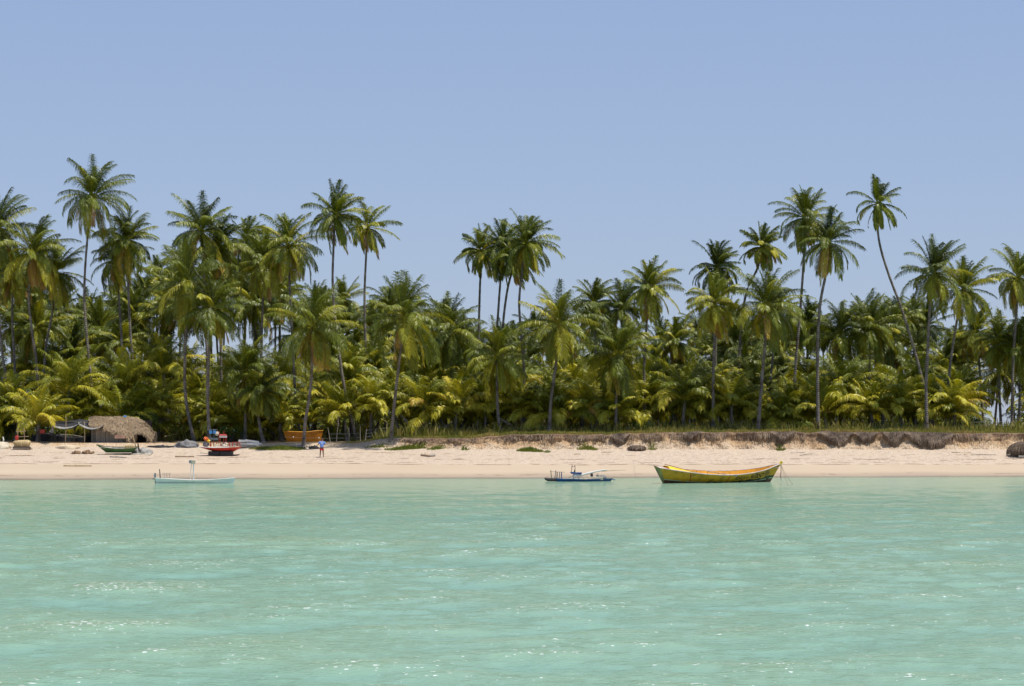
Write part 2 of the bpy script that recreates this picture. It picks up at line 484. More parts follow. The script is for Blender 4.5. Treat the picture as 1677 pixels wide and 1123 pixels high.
class MB:
    """collects shapes for ONE mesh"""
    def __init__(s): s.v = []; s.f = []

    def add(s, vs, fs):
        n = len(s.v); s.v += [Vector(v) for v in vs]; s.f += [tuple(i + n for i in f) for f in fs]; return s

    def box(s, c, size, rz=0, ry=0, rx=0, taper=1.0):
        m = Matrix.Translation(c) @ Matrix.Rotation(rz, 4, 'Z') @ Matrix.Rotation(ry, 4, 'Y') @ Matrix.Rotation(rx, 4, 'X')
        x, y, z = (q / 2 for q in size)
        b = min(x, y, z) * .18
        vs = []
        for zz, k in ((-z, 1), (-z + b, 1), (z - b, taper), (z, taper)):
            e = b if abs(zz) == z else 0
            for sx, sy in ((-1, -1), (1, -1), (1, 1), (-1, 1)):
                vs.append(m @ Vector((sx * (x - e) * k, sy * (y - e) * k, zz)))
        fs = [(3, 2, 1, 0), (12, 13, 14, 15)]
        for r in range(3):
            for i in range(4):
                a = r * 4 + i; c2 = r * 4 + (i + 1) % 4
                fs.append((a, c2, c2 + 4, a + 4))
        return s.add(vs, fs)

    def tube(s, pts, rad, n=8, wob=0, cap=True):
        pts = [Vector(p) for p in pts]
        rs = rad if isinstance(rad, (list, tuple)) else [rad] * len(pts)
        vs = []; fs = []
        up = Vector((0, 0, 1))
        for i, p in enumerate(pts):
            t = (pts[min(i + 1, len(pts) - 1)] - pts[max(i - 1, 0)]).normalized()
            if abs(t.dot(up)) > .95: a = Vector((1, 0, 0))
            else: a = up
            u = t.cross(a).normalized(); w = t.cross(u).normalized()
            for k in range(n):
                an = 2 * pi * k / n
                r = rs[i] * (1 + wob * rng.uniform(-1, 1))
                vs.append(p + (u * cos(an) + w * sin(an)) * r)
        for i in range(len(pts) - 1):
            for k in range(n):
                a = i * n + k; b = i * n + (k + 1) % n
                fs.append((a, b, b + n, a + n))
        if cap:
            fs.append(tuple(range(n - 1, -1, -1))); fs.append(tuple(range((len(pts) - 1) * n, len(pts) * n)))
        return s.add(vs, fs)

    def blob(s, c, rad, seed=0, amp=.2, freq=1.3, nu=18, nv=10, flat=None):
        vs = []; fs = []
        for j in range(nv + 1):
            th = pi * j / nv
            for i in range(nu):
                ph = 2 * pi * i / nu
                d = Vector((sin(th) * cos(ph), sin(th) * sin(ph), cos(th)))
                k = 1 + amp * noise.noise(d * freq + Vector((seed, seed * 2, 0))) * 1.6 + amp * .5 * noise.noise(d * freq * 3 + Vector((seed, 0, 0)))
                p = Vector((d.x * rad[0], d.y * rad[1], d.z * rad[2])) * k
                if flat is not None: p.z = max(p.z, flat)
                vs.append(Vector(c) + p)
        for j in range(nv):
            for i in range(nu):
                a = j * nu + i; b = j * nu + (i + 1) % nu
                fs.append((a, a + nu, b + nu, b))
        return s.add(vs, fs)

    def build(s, name, m, parent=None, smooth=False, attrs=None):
        return mesh_obj(name, s.v, s.f, m, parent, smooth, attrs)


def local(root, *pts):
    """world points -> coordinates of an unrotated root"""
    return [Vector(p) - root.location for p in pts]


# ------------------------------------------------------------------ terrain
def xpx(X): return X / 222.0 * F + 838.5
def shoreY(X):
    x = xpx(X)
    return 197.5 + 13.0 * min(1.5, max(-.5, x / 1677.)) + .5 * fbm(X * .05, 3.1)


def bankb(X): return sstep(585, 760, xpx(X))
def toeY(X):
    b = bankb(X)
    return 229 * (1 - b) + 224.0 * b + (.9 * fbm(X * .11, 9.2) + .35 * fbm(X * .6, 2.2)) * (.3 + .7 * b)


def toeZ(X):
    b = bankb(X)
    yy = toeY(X)
    return CH - ((731.5) * (1 - b) + 735.5 * b - 693) / F * yy + .08 * fbm(X * .4, 1.1)


def lipZ(X):
    b = bankb(X)
    x = xpx(X)
    yt = 725 * (1 - sstep(560, 640, x)) + 717 * sstep(560, 640, x)
    yt += (711 - 717) * sstep(740, 880, x) + (707.5 - 711) * sstep(950, 1150, x) + 1.5 * sstep(1450, 1560, x)
    return CH - (yt - 693) / F * (toeY(X) + 1.4) + .10 * fbm(X * .7, 5.5) * b


def topZ(X, Y):
    b = bankb(X)
    l = lipZ(X); d = Y - toeY(X) - 1.4
    far = 3.35 * (1 - b) + 3.78 * b
    return l + (far - l) * sstep(0, 22, d) + .12 * fbm(X * .15, Y * .15)


def gz(X, Y):
    y0, y1 = shoreY(X), toeY(X)
    if Y <= y1:
        t = (Y - y0) / (y1 - y0)
        z = toeZ(X) * (t if t < 0 else t ** 1.08)
        return z + .05 * fbm(X * .35, Y * .35) * sstep(.35, .6, t)
    if Y < y1 + 1.4:
        return toeZ(X) + (lipZ(X) - toeZ(X)) * (Y - y1) / 1.4
    return topZ(X, Y)


def hit(px, py, y0=196.0, y1=330.0):
    """where the view ray of a photo pixel meets the ground"""
    Y = y0
    while Y < y1:
        p = P(px, py, Y)
        if gz(p.x, Y) >= p.z: return Vector((p.x, Y, gz(p.x, Y)))
        Y += .05
    p = P(px, py, 235); p.z = gz(p.x, 235); return p


def grid(name, xs, rows, m, level=None, kind='structure'):
    """rows: list of functions X -> (Y, Z, level)"""
    vs = []; lv = []
    for r in rows:
        for X in xs:
            q = r(X)
            vs.append((q[3] if len(q) > 3 else X, q[0], q[1])); lv.append(q[2])
    nx = len(xs); fs = []
    for j in range(len(rows) - 1):
        for i in range(nx - 1):
            a = j * nx + i
            fs.append((a, a + 1, a + nx + 1, a + nx))
    o = mesh_obj(name, vs, fs, m, smooth=True, attrs={'level': lv})
    return tag(o, kind=kind)


xs_f = [-600, -350, -220, -150, -110] + [-90 + .4 * i for i in range(451)] + [110, 150, 220, 350, 600]


def srow(t):
    def f(X):
        y0, y1 = shoreY(X), toeY(X)
        Y = y0 + (y1 - y0) * t
        return (Y, gz(X, Y) if t < .999 else toeZ(X), t)
    return f


grid('beach', xs_f, [srow(t) for t in [-1.5, -1, -.6, -.3, -.15, -.07] + [i / 75 for i in range(76)]], M['sand'])


def brow(t):
    def f(X):
        b = bankb(X); z0, z1 = toeZ(X), lipZ(X)
        prof = (.95 * t if t < .45 else .43 + .25 * (t - .45)) if t < .9 else .56 + (t - .9) * 8.4
        prof_l = t
        e = sin(pi * t) ** .5
        dy = (1 - b) * prof_l * 1.4 + b * prof * 1.4
        dy += b * e * (.30 * fbm(X * .9, t * 1.1, 3) + .22 * fbm(X * 2.6, t * 2.6, 8)) * (1 if t < .88 else .3)
        zz = z0 + (z1 - z0) * min(1, (t / .9)) + b * e * .06 * fbm(X * 2, t * 3, 1)
        dx = b * e * .1 * fbm(X * 2, t * 2, 5)
        return (toeY(X) + dy, zz, t * .8 + .2 if b > .3 else t * .5, X + dx)
    return f


bxs = [-600, -350, -220, -150, -110] + [-90 + .2 * i for i in range(901)] + [110, 150, 220, 350, 600]
grid('eroded_bank', bxs, [brow(i / 22) for i in range(23)], M['bank'])


def prow(d):
    def f(X):
        Y = toeY(X) + 1.4 + d
        if d > 99: return (Y, 3.6 - (d - 99) * .22, 0)
        return (Y, topZ(X, Y) if d > 0 else lipZ(X), 0)
    return f


grid('ground', xs_f, [prow(d) for d in [0, .3, .7, 1.2, 2, 3, 4, 5, 6, 8, 10, 12, 15, 18, 22, 27, 33, 40, 50, 60, 75, 90, 99, 120]], M['floor'])

# ------------------------------------------------------------------ sea
def build_water():
    rows = [-400, -100, -20, 10, 20, 28, 33, 36]
    y = 38.0
    while y < 216: rows.append(y); y *= 1.0036
    rows += [222, 235, 260, 300, 360, 450, 700, 1200, 2500, 5000, 9000]
    rows = np.array(rows)
    u = np.concatenate([[-40, -10, -3, -1.2, -.6, -.4], np.linspace(-.3, .3, 640), [.4, .6, 1.2, 3, 10, 40]])
    U, Y = np.meshgrid(u, rows)
    X = U * (np.abs(Y) + 6.)
    r = np.random.RandomState(5)
    Z = np.zeros_like(X); H = np.zeros_like(X)
    damp = np.clip((212 - Y) / 120, .22, 1) * (Y > 20) * (Y < 216) * (np.abs(U) < .45)
    for k in range(58):
        lam = 0.55 * (1.062 ** k)
        if lam > 13: break
        kk = 2 * pi / lam
        th = R(90 + 14) + r.normal(0, .62)
        if k % 3 == 0: th = R(60) + r.normal(0, .6)
        if lam > 3: th = R(90) + r.choice([-1, 1]) * r.uniform(.35, 1.1)
        a = .0052 * lam ** .85 if lam < 3.5 else .0150 * (lam / 3.5) ** .2
        ph = r.uniform(0, 6.28)
        arg = kk * (X * cos(th) + Y * sin(th)) + ph
        # groups of waves: slow amplitude modulation
        kg = kk / 6.
        th2 = r.uniform(0, pi)
        env = .55 + .45 * np.sin(kg * (X * cos(th2) + Y * sin(th2)) + r.uniform(0, 6.28))
        wv = np.sin(arg) * .8 + .2 * np.cos(2 * arg)
        ok = np.clip((lam * 260 / np.maximum(Y, 1) - .25) * 2, 0, 1) 
        Z += a * env * wv * ok
        if lam > 1.2: H += a * env * wv
    Z *= damp
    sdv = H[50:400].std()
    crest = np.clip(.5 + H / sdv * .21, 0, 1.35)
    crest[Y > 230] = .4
    # foam line at the shore
    foam = np.zeros_like(X)
    xs = np.linspace(-80, 80, 400); sh = np.array([shoreY(float(q)) for q in xs])
    d = np.interp(X, xs, sh) - Y
    foam = np.clip(1 - np.abs(d - .4) / 1.4, 0, 1)
    vs = np.stack([X, Y, Z], -1).reshape(-1, 3)
    ny, nx = X.shape
    idx = np.arange(ny * nx).reshape(ny, nx)
    fs = np.stack([idx[:-1, :-1], idx[:-1, 1:], idx[1:, 1:], idx[1:, :-1]], -1).reshape(-1, 4)
    me = bpy.data.meshes.new('water')
    me.vertices.add(len(vs)); me.vertices.foreach_set('co', vs.astype(np.float32).ravel())
    me.loops.add(len(fs) * 4); me.loops.foreach_set('vertex_index', fs.astype(np.int32).ravel())
    me.polygons.add(len(fs)); me.polygons.foreach_set('loop_start', (np.arange(len(fs)) * 4).astype(np.int32))
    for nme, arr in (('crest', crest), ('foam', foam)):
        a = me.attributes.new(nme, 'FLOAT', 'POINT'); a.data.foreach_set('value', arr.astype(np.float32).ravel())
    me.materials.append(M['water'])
    me.update(); me.validate()
    me.polygons.foreach_set('use_smooth', [True] * len(me.polygons))
    o = bpy.data.objects.new('water', me); COL.objects.link(o)
    tag(o, kind='structure')


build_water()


# ------------------------------------------------------------------ palms
def frond(V, Fc, T, org, L, yaw, e0, curv, r, tint, leafl=.95, nl=48, droop=.8, wl=.064, wind=0.12, tipage=0.0):
    N = 14
    ds = L / N
    pts = []; tans = []
    p = Vector(org); 
    side_bend = r.uniform(-.5, .5)
    for i in range(N + 1):
        s = i / N
        e = max(e0 - curv * s ** 1.7, -pi / 2 * .97)
        ya = yaw + side_bend * s
        t = Vector((cos(e) * cos(ya), cos(e) * sin(ya), sin(e)))
        t = (t + Vector((wind * s, 0, 0))).normalized()
        pts.append(p.copy()); tans.append(t)
        p = p + t * ds
    S0 = Vector((-sin(yaw), cos(yaw), 0))
    roll = r.uniform(-.5, .5)
    # rachis, three-sided and tapering
    base = len(V)
    for i, (q, t) in enumerate(zip(pts, tans)):
        rad = .045 * (1 - .85 * i / N)
        w = S0.cross(t).normalized()
        for a in (0, 2.1, 4.2):
            V.append(q + S0 * (cos(a) * rad) + w * (sin(a) * rad)); T.append(min(.78, tint + .3))
    for i in range(N):
        for k in range(3):
            a = base + i * 3 + k; b = base + i * 3 + (k + 1) % 3
            Fc.append((a, b, b + 3, a + 3))
    down = Vector((0, 0, -1))
    for side in (-1, 1):
        for j in range(nl):
            s = .13 + .87 * (j + r.uniform(-.25, .25)) / (nl - 1)
            s = min(.995, max(.1, s))
            fi = s * N; i = min(N - 1, int(fi)); fr = fi - i
            q = pts[i].lerp(pts[i + 1], fr); t = tans[i].lerp(tans[i + 1], fr).normalized()
            Sd = (S0 - t * S0.dot(t)).normalized()
            U = Sd.cross(t).normalized()
            if U.z < 0: U = -U
            Sd2 = (Sd * cos(roll) + U * sin(roll)) * side
            U2 = (U * cos(roll) - Sd * sin(roll))
            prof = min(1, .45 + 2.2 * (s - .1)) * (1 - .48 * max(0, (s - .6) / .4) ** 2)
            l = leafl * prof * r.uniform(.82, 1.1)
            fw = .40 + .9 * s ** 3
            d = (Sd2 + t * fw + U2 * r.uniform(.05, .4)).normalized()
            dr = droop * r.uniform(.7, 1.3)
            d2 = (d + down * dr + Vector((wind, 0, 0))).normalized()
            d3 = (d2 + down * dr * .9 + Vector((wind * 1.5, 0, 0))).normalized()
            p0 = q; p1 = p0 + d * l * .34; p2 = p1 + d2 * l * .36; p3 = p2 + d3 * l * .30
            wd = (t - d * t.dot(d)).normalized() * .8 + U2 * r.uniform(-.5, .5)
            w = wl * r.uniform(.8, 1.2)
            b = len(V)
            V.extend((p0 - wd * w * .4, p0 + wd * w * .4, p1 - wd * w * .55, p1 + wd * w * .55, p2 - wd * w * .4, p2 + wd * w * .4, p3))
            tt = min(1, max(0, tint + r.uniform(-.07, .07) + tipage * s))
            T.extend((tt, tt, tt, tt, min(1, tt + .03), min(1, tt + .03), min(1, tt + .12)))
            Fc.append((b, b + 1, b + 3, b + 2)); Fc.append((b + 2, b + 3, b + 5, b + 4)); Fc.append((b + 4, b + 5, b + 6))
    return pts


def crown_mesh(L, seed, style='tall', n=None, age=0.0, wind=.1):
    """one connected crown of fronds about the origin; style tall / young / thin"""
    r = random.Random(seed)
    V = []; Fc = []; T = []
    n = n or {'tall': 40, 'young': 22, 'thin': 24}[style]
    L = L * 1.10
    for k in range(n):
        f = (k + .5) / n                     # 0 newest .. 1 oldest
        yaw = k * 2.39996 + r.uniform(-.5, .5)
        if style == 'young':
            e0 = R(86 - 72 * f ** 1.0 + r.uniform(-7, 7)); curv = R(36 + 58 * f + r.uniform(-12, 16)); LL = L * r.uniform(.85, 1.08) * (.8 + .2 * min(1, f * 3))
            tint = .20 + .32 * f + r.uniform(-.14, .18) + age
            dr = .8
        else:
            e0 = R(86 - 150 * f ** 1.08 + r.uniform(-15, 15)); curv = R(24 + 66 * f + r.uniform(-20, 30)); LL = L * r.uniform(.70, 1.10) * (.78 + .22 * min(1, f * 4)) * (1 - .10 * max(0, f - .7) / .3)
            tint = .0 + .34 * f + r.uniform(-.12, .16) + age * .9
            if f > .8 and r.random() < .12 + age * 1.8: tint = r.uniform(.62, .98)
            dr = .8 + .7 * f
        if r.random() < .12: tint += .22
        o = Vector((cos(yaw) * .10, sin(yaw) * .10, .25 * (1 - f) - .1))
        frond(V, Fc, T, o, LL, yaw, e0, curv, r, min(1, max(0, tint)), leafl=L * (.235 if style != 'young' else .25) * r.uniform(.8, 1.1), droop=dr * r.uniform(.7, 1.3), wind=wind)
    if style != 'young':
        for k in range(r.randint(2, 5)):      # brown fronds hanging against the trunk
            yaw = r.uniform(0, 6.28)
            frond(V, Fc, T, Vector((cos(yaw) * .12, sin(yaw) * .12, -.25)), L * r.uniform(.5, .8), yaw, R(r.uniform(-50, -72)), R(30), r, r.uniform(.78, 1.0), leafl=L * .15, nl=26, droop=1.3, wind=wind * .5)
    # heart of the crown: sheaths and boots
    b = MB(); b.blob((0, 0, -.15), (.17, .17, .45), seed, .3, 2, 8, 6)
    n0 = len(V); V += b.v; Fc += [tuple(i + n0 for i in f_) for f_ in b.f]; T += [.25] * len(b.v)
    me = bpy.data.meshes.new('crown')
    me.from_pydata([tuple(v) for v in V], [], Fc)
    a = me.attributes.new('tint', 'FLOAT', 'POINT'); a.data.foreach_set('value', np.asarray(T, dtype=np.float32))
    me.materials.append(M['frond'])
    me.update()
    return me


def nuts_mesh(seed, sc=1.0):
    r = random.Random(seed); b = MB()
    for i in range(r.randint(7, 14)):
        a = r.uniform(0, 6.28); h = r.uniform(-.75, -.2)
        b.blob((cos(a) * r.uniform(.22, .36), sin(a) * r.uniform(.22, .36), h), (.12 * sc, .12 * sc, .15 * sc), i, .05, 1, 7, 5)
        b.tube([(0, 0, -.05), (cos(a) * .25, sin(a) * .25, h + .1)], .02, 4)
    me = bpy.data.meshes.new('coconuts'); me.from_pydata([tuple(v) for v in b.v], [], b.f); me.materials.append(M['nut']); me.update()
    me.polygons.foreach_set('use_smooth', [True] * len(me.polygons))
    return me


def link(name, me, parent, loc=(0, 0, 0), rz=0, sc=1):
    o = bpy.data.objects.new(name, me); COL.objects.link(o)
    o.parent = parent; o.location = loc; o.rotation_euler = (0, 0, rz); o.scale = (sc, sc, sc)
    return o


def trunk_pts(pts, k=34):
    """Catmull-Rom through points"""
    P_ = [pts[0] + (pts[0] - pts[1])] + list(pts) + [pts[-1] + (pts[-1] - pts[-2])]
    out = []
    segs = len(pts) - 1
    for s in range(segs):
        a, b, c, d = P_[s:s + 4]
        m = max(4, k // segs)
        for i in range(m):
            t = i / m
            out.append(.5 * ((2 * b) + (c - a) * t + (2 * a - 5 * b + 4 * c - d) * t * t + (3 * b - a - 3 * c + d) * t ** 3))
    out.append(pts[-1])
    return out


def trunk_mesh(pts, r0=.16, r1=.105, n=9, flare=1.7):
    q = trunk_pts(pts)
    b = MB(); N = len(q)
    rs = []
    L = (pts[0] - pts[-1]).length
    for i in range(N):
        s = i / (N - 1)           # 0 base
        h = s * L
        r = r0 + (r1 - r0) * s
        r *= 1 + (flare - 1) * math.exp(-h / .45)
        r *= 1 + .05 * ((i % 2) * 2 - 1)
        rs.append(r)
    b.tube(q, rs, n, wob=.03)
    me = bpy.data.meshes.new('trunk'); me.from_pydata([tuple(v) for v in b.v], [], b.f); me.materials.append(M['trunk']); me.update()
    me.polygons.foreach_set('use_smooth', [True] * len(me.polygons))
    return me


seedc = [100]


def palm(Y, cx, cy, path, L, label, style='tall', age=0., n=None, r0=.16, nuts=True, wind=.1, group=None, cat='coconut palm', name='coconut_palm'):
    """crown centre at photo pixel cx,cy; path = trunk pixels from the crown down (last one is the foot)"""
    seedc[0] += 1
    pts = [P(cx, cy, Y)] + [P(x, y, Y) for x, y in path]
    foot = pts[-1]; foot.z = gz(foot.x, Y) - .1
    root = empty(name, (foot.x, foot.y, foot.z + .1), label, cat, group)
    lp = local(root, *reversed(pts))
    link('trunk', trunk_mesh(lp, r0, r0 * .66), root)
    top = lp[-1]
    link('crown', crown_mesh(L, seedc[0], style, n, age, random.Random(seedc[0]).uniform(.0, .3)), root, top)
    if nuts and style != 'young': link('coconuts', nuts_mesh(seedc[0]), root, top)
    return root


# tall and middle palms one can tell apart: (Y, crown x, y, trunk path, frond length, label, style, age)
PALMS = [
 (243, 152, 322, [(143, 392), (138, 480), (143, 560), (151, 640), (155, 718)], 4.2, 'tallest palm of the left half, long slightly bowed trunk rising behind the tarp shelter', 'tall', .02),
 (246, 208, 392, [(209, 440), (212, 520), (217, 600), (219, 716)], 3.7, 'palm with yellowing lower fronds just right of the tallest left palm', 'tall', .12),
 (250, 190, 425, [(194, 480), (199, 560), (203, 714)], 3.6, 'shorter palm squeezed between the tallest left palm and its right neighbour', 'tall', .0),
 (244, -2, 372, [(-4, 470), (4, 580), (14, 640), (18, 718)], 4.3, 'palm cut off by the left edge of the picture, its fronds top of the group', 'tall', .04),
 (242, 56, 415, [(47, 480), (52, 540), (60, 600), (66, 716)], 4.0, 'bushy olive palm at the left with crown above the far left raft', 'tall', .10),
 (247, 92, 445, [(86, 510), (74, 580), (70, 714)], 3.6, 'palm with leaning trunk and drooping yellow-green crown left of the tallest left palm', 'tall', .12),
 (249, 22, 450, [(20, 520), (24, 600), (26, 714)], 3.4, 'dark mid-height palm low behind the far left group', 'tall', .05),
 (236, 306, 462, [(306, 520), (303, 580), (304, 650), (318, 724)], 4.9, 'large spreading palm right of the thatched hut with trunk curving at the foot', 'tall', .0),
 (243, 330, 378, [(334, 450), (338, 560), (346, 714)], 4.0, 'dense palm top rising directly above the large spreading palm right of the hut', 'tall', .0),
 (245, 358, 405, [(360, 480), (362, 600), (366, 714)], 3.7, 'palm crown right behind the dense top above the red boat', 'tall', .06),
 (233, 347, 505, [(343, 560), (340, 640), (343, 716)], 3.9, 'straight pale-trunked palm standing right behind the red boat', 'tall', .05),
 (262, 404, 400, [(403, 470), (400, 600), (400, 712)], 3.3, 'small distant palm top between the two left crown groups', 'tall', .06),
 (240, 472, 402, [(474, 460), (478, 540), (482, 620), (488, 690), (494, 720)], 4.0, 'palm with wide feathery crown above and left of the double trunk by the orange boat', 'tall', .06),
 (248, 432, 432, [(430, 500), (428, 600), (430, 714)], 3.8, 'dark thick-crowned palm left of the feathery one', 'tall', .0),
 (238, 549, 352, [(546, 410), (545, 470), (552, 550), (565, 640), (585, 718)], 3.4, 'tall palm of the middle pair whose trunk leans down right of the person', 'tall', .03),
 (252, 603, 372, [(599, 430), (597, 500), (600, 600), (601, 712)], 3.2, 'right one of the tall pair, thin yellow-green crown and straight trunk', 'thin', .10),
 (228.5, 512, 535, [(511, 590), (508, 640), (500, 690), (497, 728)], 4.5, 'big palm standing in front of the orange boat', 'tall', .08),
 (236, 404, 612, [(403, 650), (402, 690), (401, 718)], 3.9, 'low dark palm right of the red boat with hanging fronds', 'tall', .0),
 (234, 428, 640, [(422, 670), (426, 700), (432, 722)], 3.1, 'short palm with leaning pale trunk beside the heap of white planks', 'tall', .03),
 (229, 661, 522, [(654, 590), (648, 640), (643, 690), (640, 716)], 4.6, 'big dark umbrella-shaped palm alone at the start of the eroded bank', 'tall', .03),
 (246, 737, 545, [(738, 600), (742, 660), (744, 706)], 4.1, 'palm half hidden behind the right side of the umbrella-shaped one', 'tall', .0),
 (256, 789, 412, [(786, 470), (784, 560), (784, 706)], 2.9, 'small leftmost crown of the tall middle cluster', 'tall', .03),
 (252, 824, 405, [(818, 480), (812, 580), (810, 706)], 3.1, 'second crown from the left in the tall middle cluster', 'tall', .0),
 (250, 845, 425, [(830, 480), (822, 570), (826, 706)], 2.8, 'low inner crown of the tall middle cluster with leaning trunk', 'tall', .06),
 (240, 862, 398, [(851, 480), (852, 530), (858, 600), (858, 704)], 3.5, 'tallest crown of the middle cluster with shaggy brown skirt', 'tall', .14),
 (235, 815, 585, [(814, 630), (815, 670), (820, 706)], 3.9, 'mid-height palm with orange-brown skirt right below the tall middle cluster', 'tall', .16),
 (234, 914, 530, [(911, 590), (903, 650), (899, 704)], 4.4, 'full palm with gently bent dark trunk right of the middle cluster', 'tall', .0),
 (258, 974, 495, [(975, 560), (976, 704)], 2.9, 'small palm top peeping behind, right of the full palm', 'tall', .04),
 (254, 1018, 505, [(1020, 560), (1024, 704)], 3.2, 'crown in the gap left of the tall straight palm by the yellow boat', 'tall', .04),
 (235, 1011, 580, [(1010, 630), (1009, 670), (1008, 702)], 4.3, 'lower palm with long low fronds above the blue raft', 'tall', .03),
 (240, 1063, 472, [(1059, 530), (1055, 600), (1056, 702)], 3.4, 'tall straight palm rising behind the stern of the yellow boat', 'tall', .04),
 (252, 1106, 560, [(1107, 610), (1108, 704)], 3.0, 'modest palm right of the tall straight one, its crown at mid height', 'tall', .06),
 (246, 1174, 438, [(1172, 500), (1172, 600), (1174, 704)], 3.2, 'upper crown of the stacked pair above the yellow boat', 'tall', .0),
 (236, 1170, 498, [(1170, 560), (1168, 620), (1168, 702)], 3.4, 'lower crown of the stacked pair with orange dying fronds', 'tall', .22),
 (250, 1248, 404, [(1240, 440), (1222, 480), (1212, 560), (1210, 704)], 2.6, 'small high palm left of the two tallest right palms', 'tall', .12),
 (234, 1256, 500, [(1253, 560), (1248, 620), (1241, 702)], 4.1, 'broad palm with leaning dark trunk behind the bow of the yellow boat', 'tall', .06),
 (246, 1270, 520, [(1266, 580), (1259, 650), (1256, 704)], 3.3, 'palm hidden behind the broad one near the bow of the yellow boat', 'tall', .05),
 (240, 1318, 356, [(1317, 410), (1312, 490), (1303, 600), (1297, 700)], 3.5, 'left of the two tallest right palms, dark and windswept', 'tall', .06),
 (235, 1357, 396, [(1354, 440), (1343, 500), (1339, 580), (1340, 704)], 3.7, 'second of the two tallest right palms, green crown and trunk blackened at the foot', 'tall', .03),
 (238, 1437, 333, [(1439, 390), (1454, 445), (1478, 510), (1505, 600), (1530, 702)], 2.8, 'lone thin palm on a long strongly leaning trunk at the right', 'thin', .05),
 (234, 1529, 448, [(1523, 500), (1520, 560), (1517, 630), (1518, 706)], 3.7, 'tall palm with blackened foot at the low end of the long leaning trunk', 'tall', .04),
 (240, 1578, 475, [(1568, 520), (1556, 600), (1546, 702)], 3.6, 'palm with pale yellow-green crown right of the tall one with a blackened foot', 'tall', .12),
 (250, 1425, 535, [(1424, 600), (1424, 704)], 3.7, 'full palm below and left of the lone leaning one', 'tall', .03),
 (250, 1376, 545, [(1378, 610), (1380, 704)], 3.6, 'dark palm directly right of the trunk of the second tallest right palm', 'tall', .0),
 (242, 1668, 455, [(1664, 520), (1659, 600), (1657, 704)], 3.7, 'tall palm cut by the right edge of the picture', 'tall', .10),
 (246, 1637, 560, [(1636, 620), (1640, 704)], 3.3, 'shaggy brownish palm left of the one cut by the right edge', 'tall', .14),
 (254, 1600, 545, [(1604, 600), (1612, 704)], 3.3, 'palm between the pale crown and the shaggy brownish palm near the right edge', 'tall', .05),
 (244, 1668, 570, [(1670, 640), (1668, 704)], 3.2, 'lower palm at the right edge under the tall cut one', 'tall', .10),
 (255, 1323, 530, [(1322, 600), (1322, 704)], 3.0, 'small palm between the trunks of the two tallest right palms', 'tall', .0),
]
for (Y, cx, cy, path, L, lab, st, age) in PALMS:
    palm(Y, cx, cy, path, L, lab, st, age, r0=.17 if Y < 237 else .15)

# young palms with crowns close to the ground: (Y, x, crown y, frond length, age, label)
YOUNG = [
 (233, 64, 690, 3.6, .08, 'young palm with brown stem over the dark netting left of the tarp shelter'),
 (240, 20, 660, 3.6, .02, 'young palm arching over the raft at the far left'),
 (240, 112, 640, 4.4, .0, 'upright young palm behind the tarp shelter'),
 (242, 150, 676, 3.2, .12, 'low young palm with tattered fronds touching the left end of the hut roof'),
 (244, 205, 640, 4.6, .0, 'large young palm fanning up behind the thatched hut'),
 (240, 262, 672, 3.5, .12, 'young palm with yellow-orange fronds right of the hut'),
 (244, 268, 610, 4.4, .02, 'tall young palm between the hut and the large spreading palm'),
 (240, 345, 690, 3.2, .16, 'short bright yellow-green palm behind the red boat'),
 (239, 398, 704, 2.8, .20, 'small yellow palm between the trunks right of the red boat'),
 (238, 458, 690, 3.1, .10, 'bright low palm left of the orange boat'),
 (241, 545, 668, 3.5, .10, 'low palm rising right behind the orange boat'),
 (239, 608, 668, 3.8, .12, 'bright young palm right of the long leaning trunk beyond the person'),
 (244, 570, 620, 4.0, .0, 'young palm filling the gap between the person and the umbrella palm'),
 (238, 693, 666, 3.6, .12, 'young palm with grey dead frond right of the umbrella palm trunk'),
 (238, 748, 672, 3.8, .10, 'yellow-green young palm at the low start of the bank'),
 (240, 792, 664, 3.6, .05, 'young palm just left of the palm with orange-brown skirt'),
 (239, 852, 670, 3.3, .05, 'young palm behind the pale straight trunk of the middle cluster'),
 (239, 888, 668, 3.2, .0, 'young palm left of the full palm with the bent trunk'),
 (238, 955, 676, 3.4, .24, 'low yellow palm behind the fence above the blue raft'),
 (243, 948, 640, 4.0, .04, 'upright young palm behind the low yellow one'),
 (241, 1062, 660, 3.8, .05, 'young palm around the foot of the tall straight palm'),
 (237, 1122, 654, 4.4, .02, 'broad young palm spreading wide above the stern of the yellow boat'),
 (238, 1198, 662, 4.0, .03, 'broad young palm spreading above the middle of the yellow boat'),
 (241, 1232, 682, 2.8, .06, 'small green palm between two trunks above the bow of the yellow boat'),
 (240, 1296, 668, 3.2, .06, 'young palm behind the foot of the dark windswept palm'),
 (242, 1376, 640, 4.4, .0, 'upright fan of a young palm right of the blackened trunk foot'),
 (239, 1425, 672, 3.4, .10, 'low yellow-green palm over the first root curtain of the bank'),
 (239, 1474, 668, 3.5, .10, 'young palm with drooping leaflets left of the long leaning trunk foot'),
 (243, 1500, 640, 4.0, .0, 'dark young palm behind the long leaning trunk'),
 (237, 1562, 668, 3.6, .12, 'bright arching young palm right of the twin trunks near the right'),
 (246, 1572, 650, 3.6, .0, 'young palm before the gap where the sea shows through'),
 (240, 1722, 668, 3.4, .06, 'young palm cut by the right edge under the tall one'),
 (236, 1010, 676, 3.0, .06, 'small young palm beside the straight dark trunk above the blue raft'),
 (244, 830, 640, 3.8, .0, 'young palm behind the trunks of the middle cluster'),
 (243, 1170, 640, 4.0, .0, 'young palm behind the trunk of the stacked pair'),
]
ylib = [crown_mesh(4.0, 900 + i, 'young', age=.0) for i in range(7)]
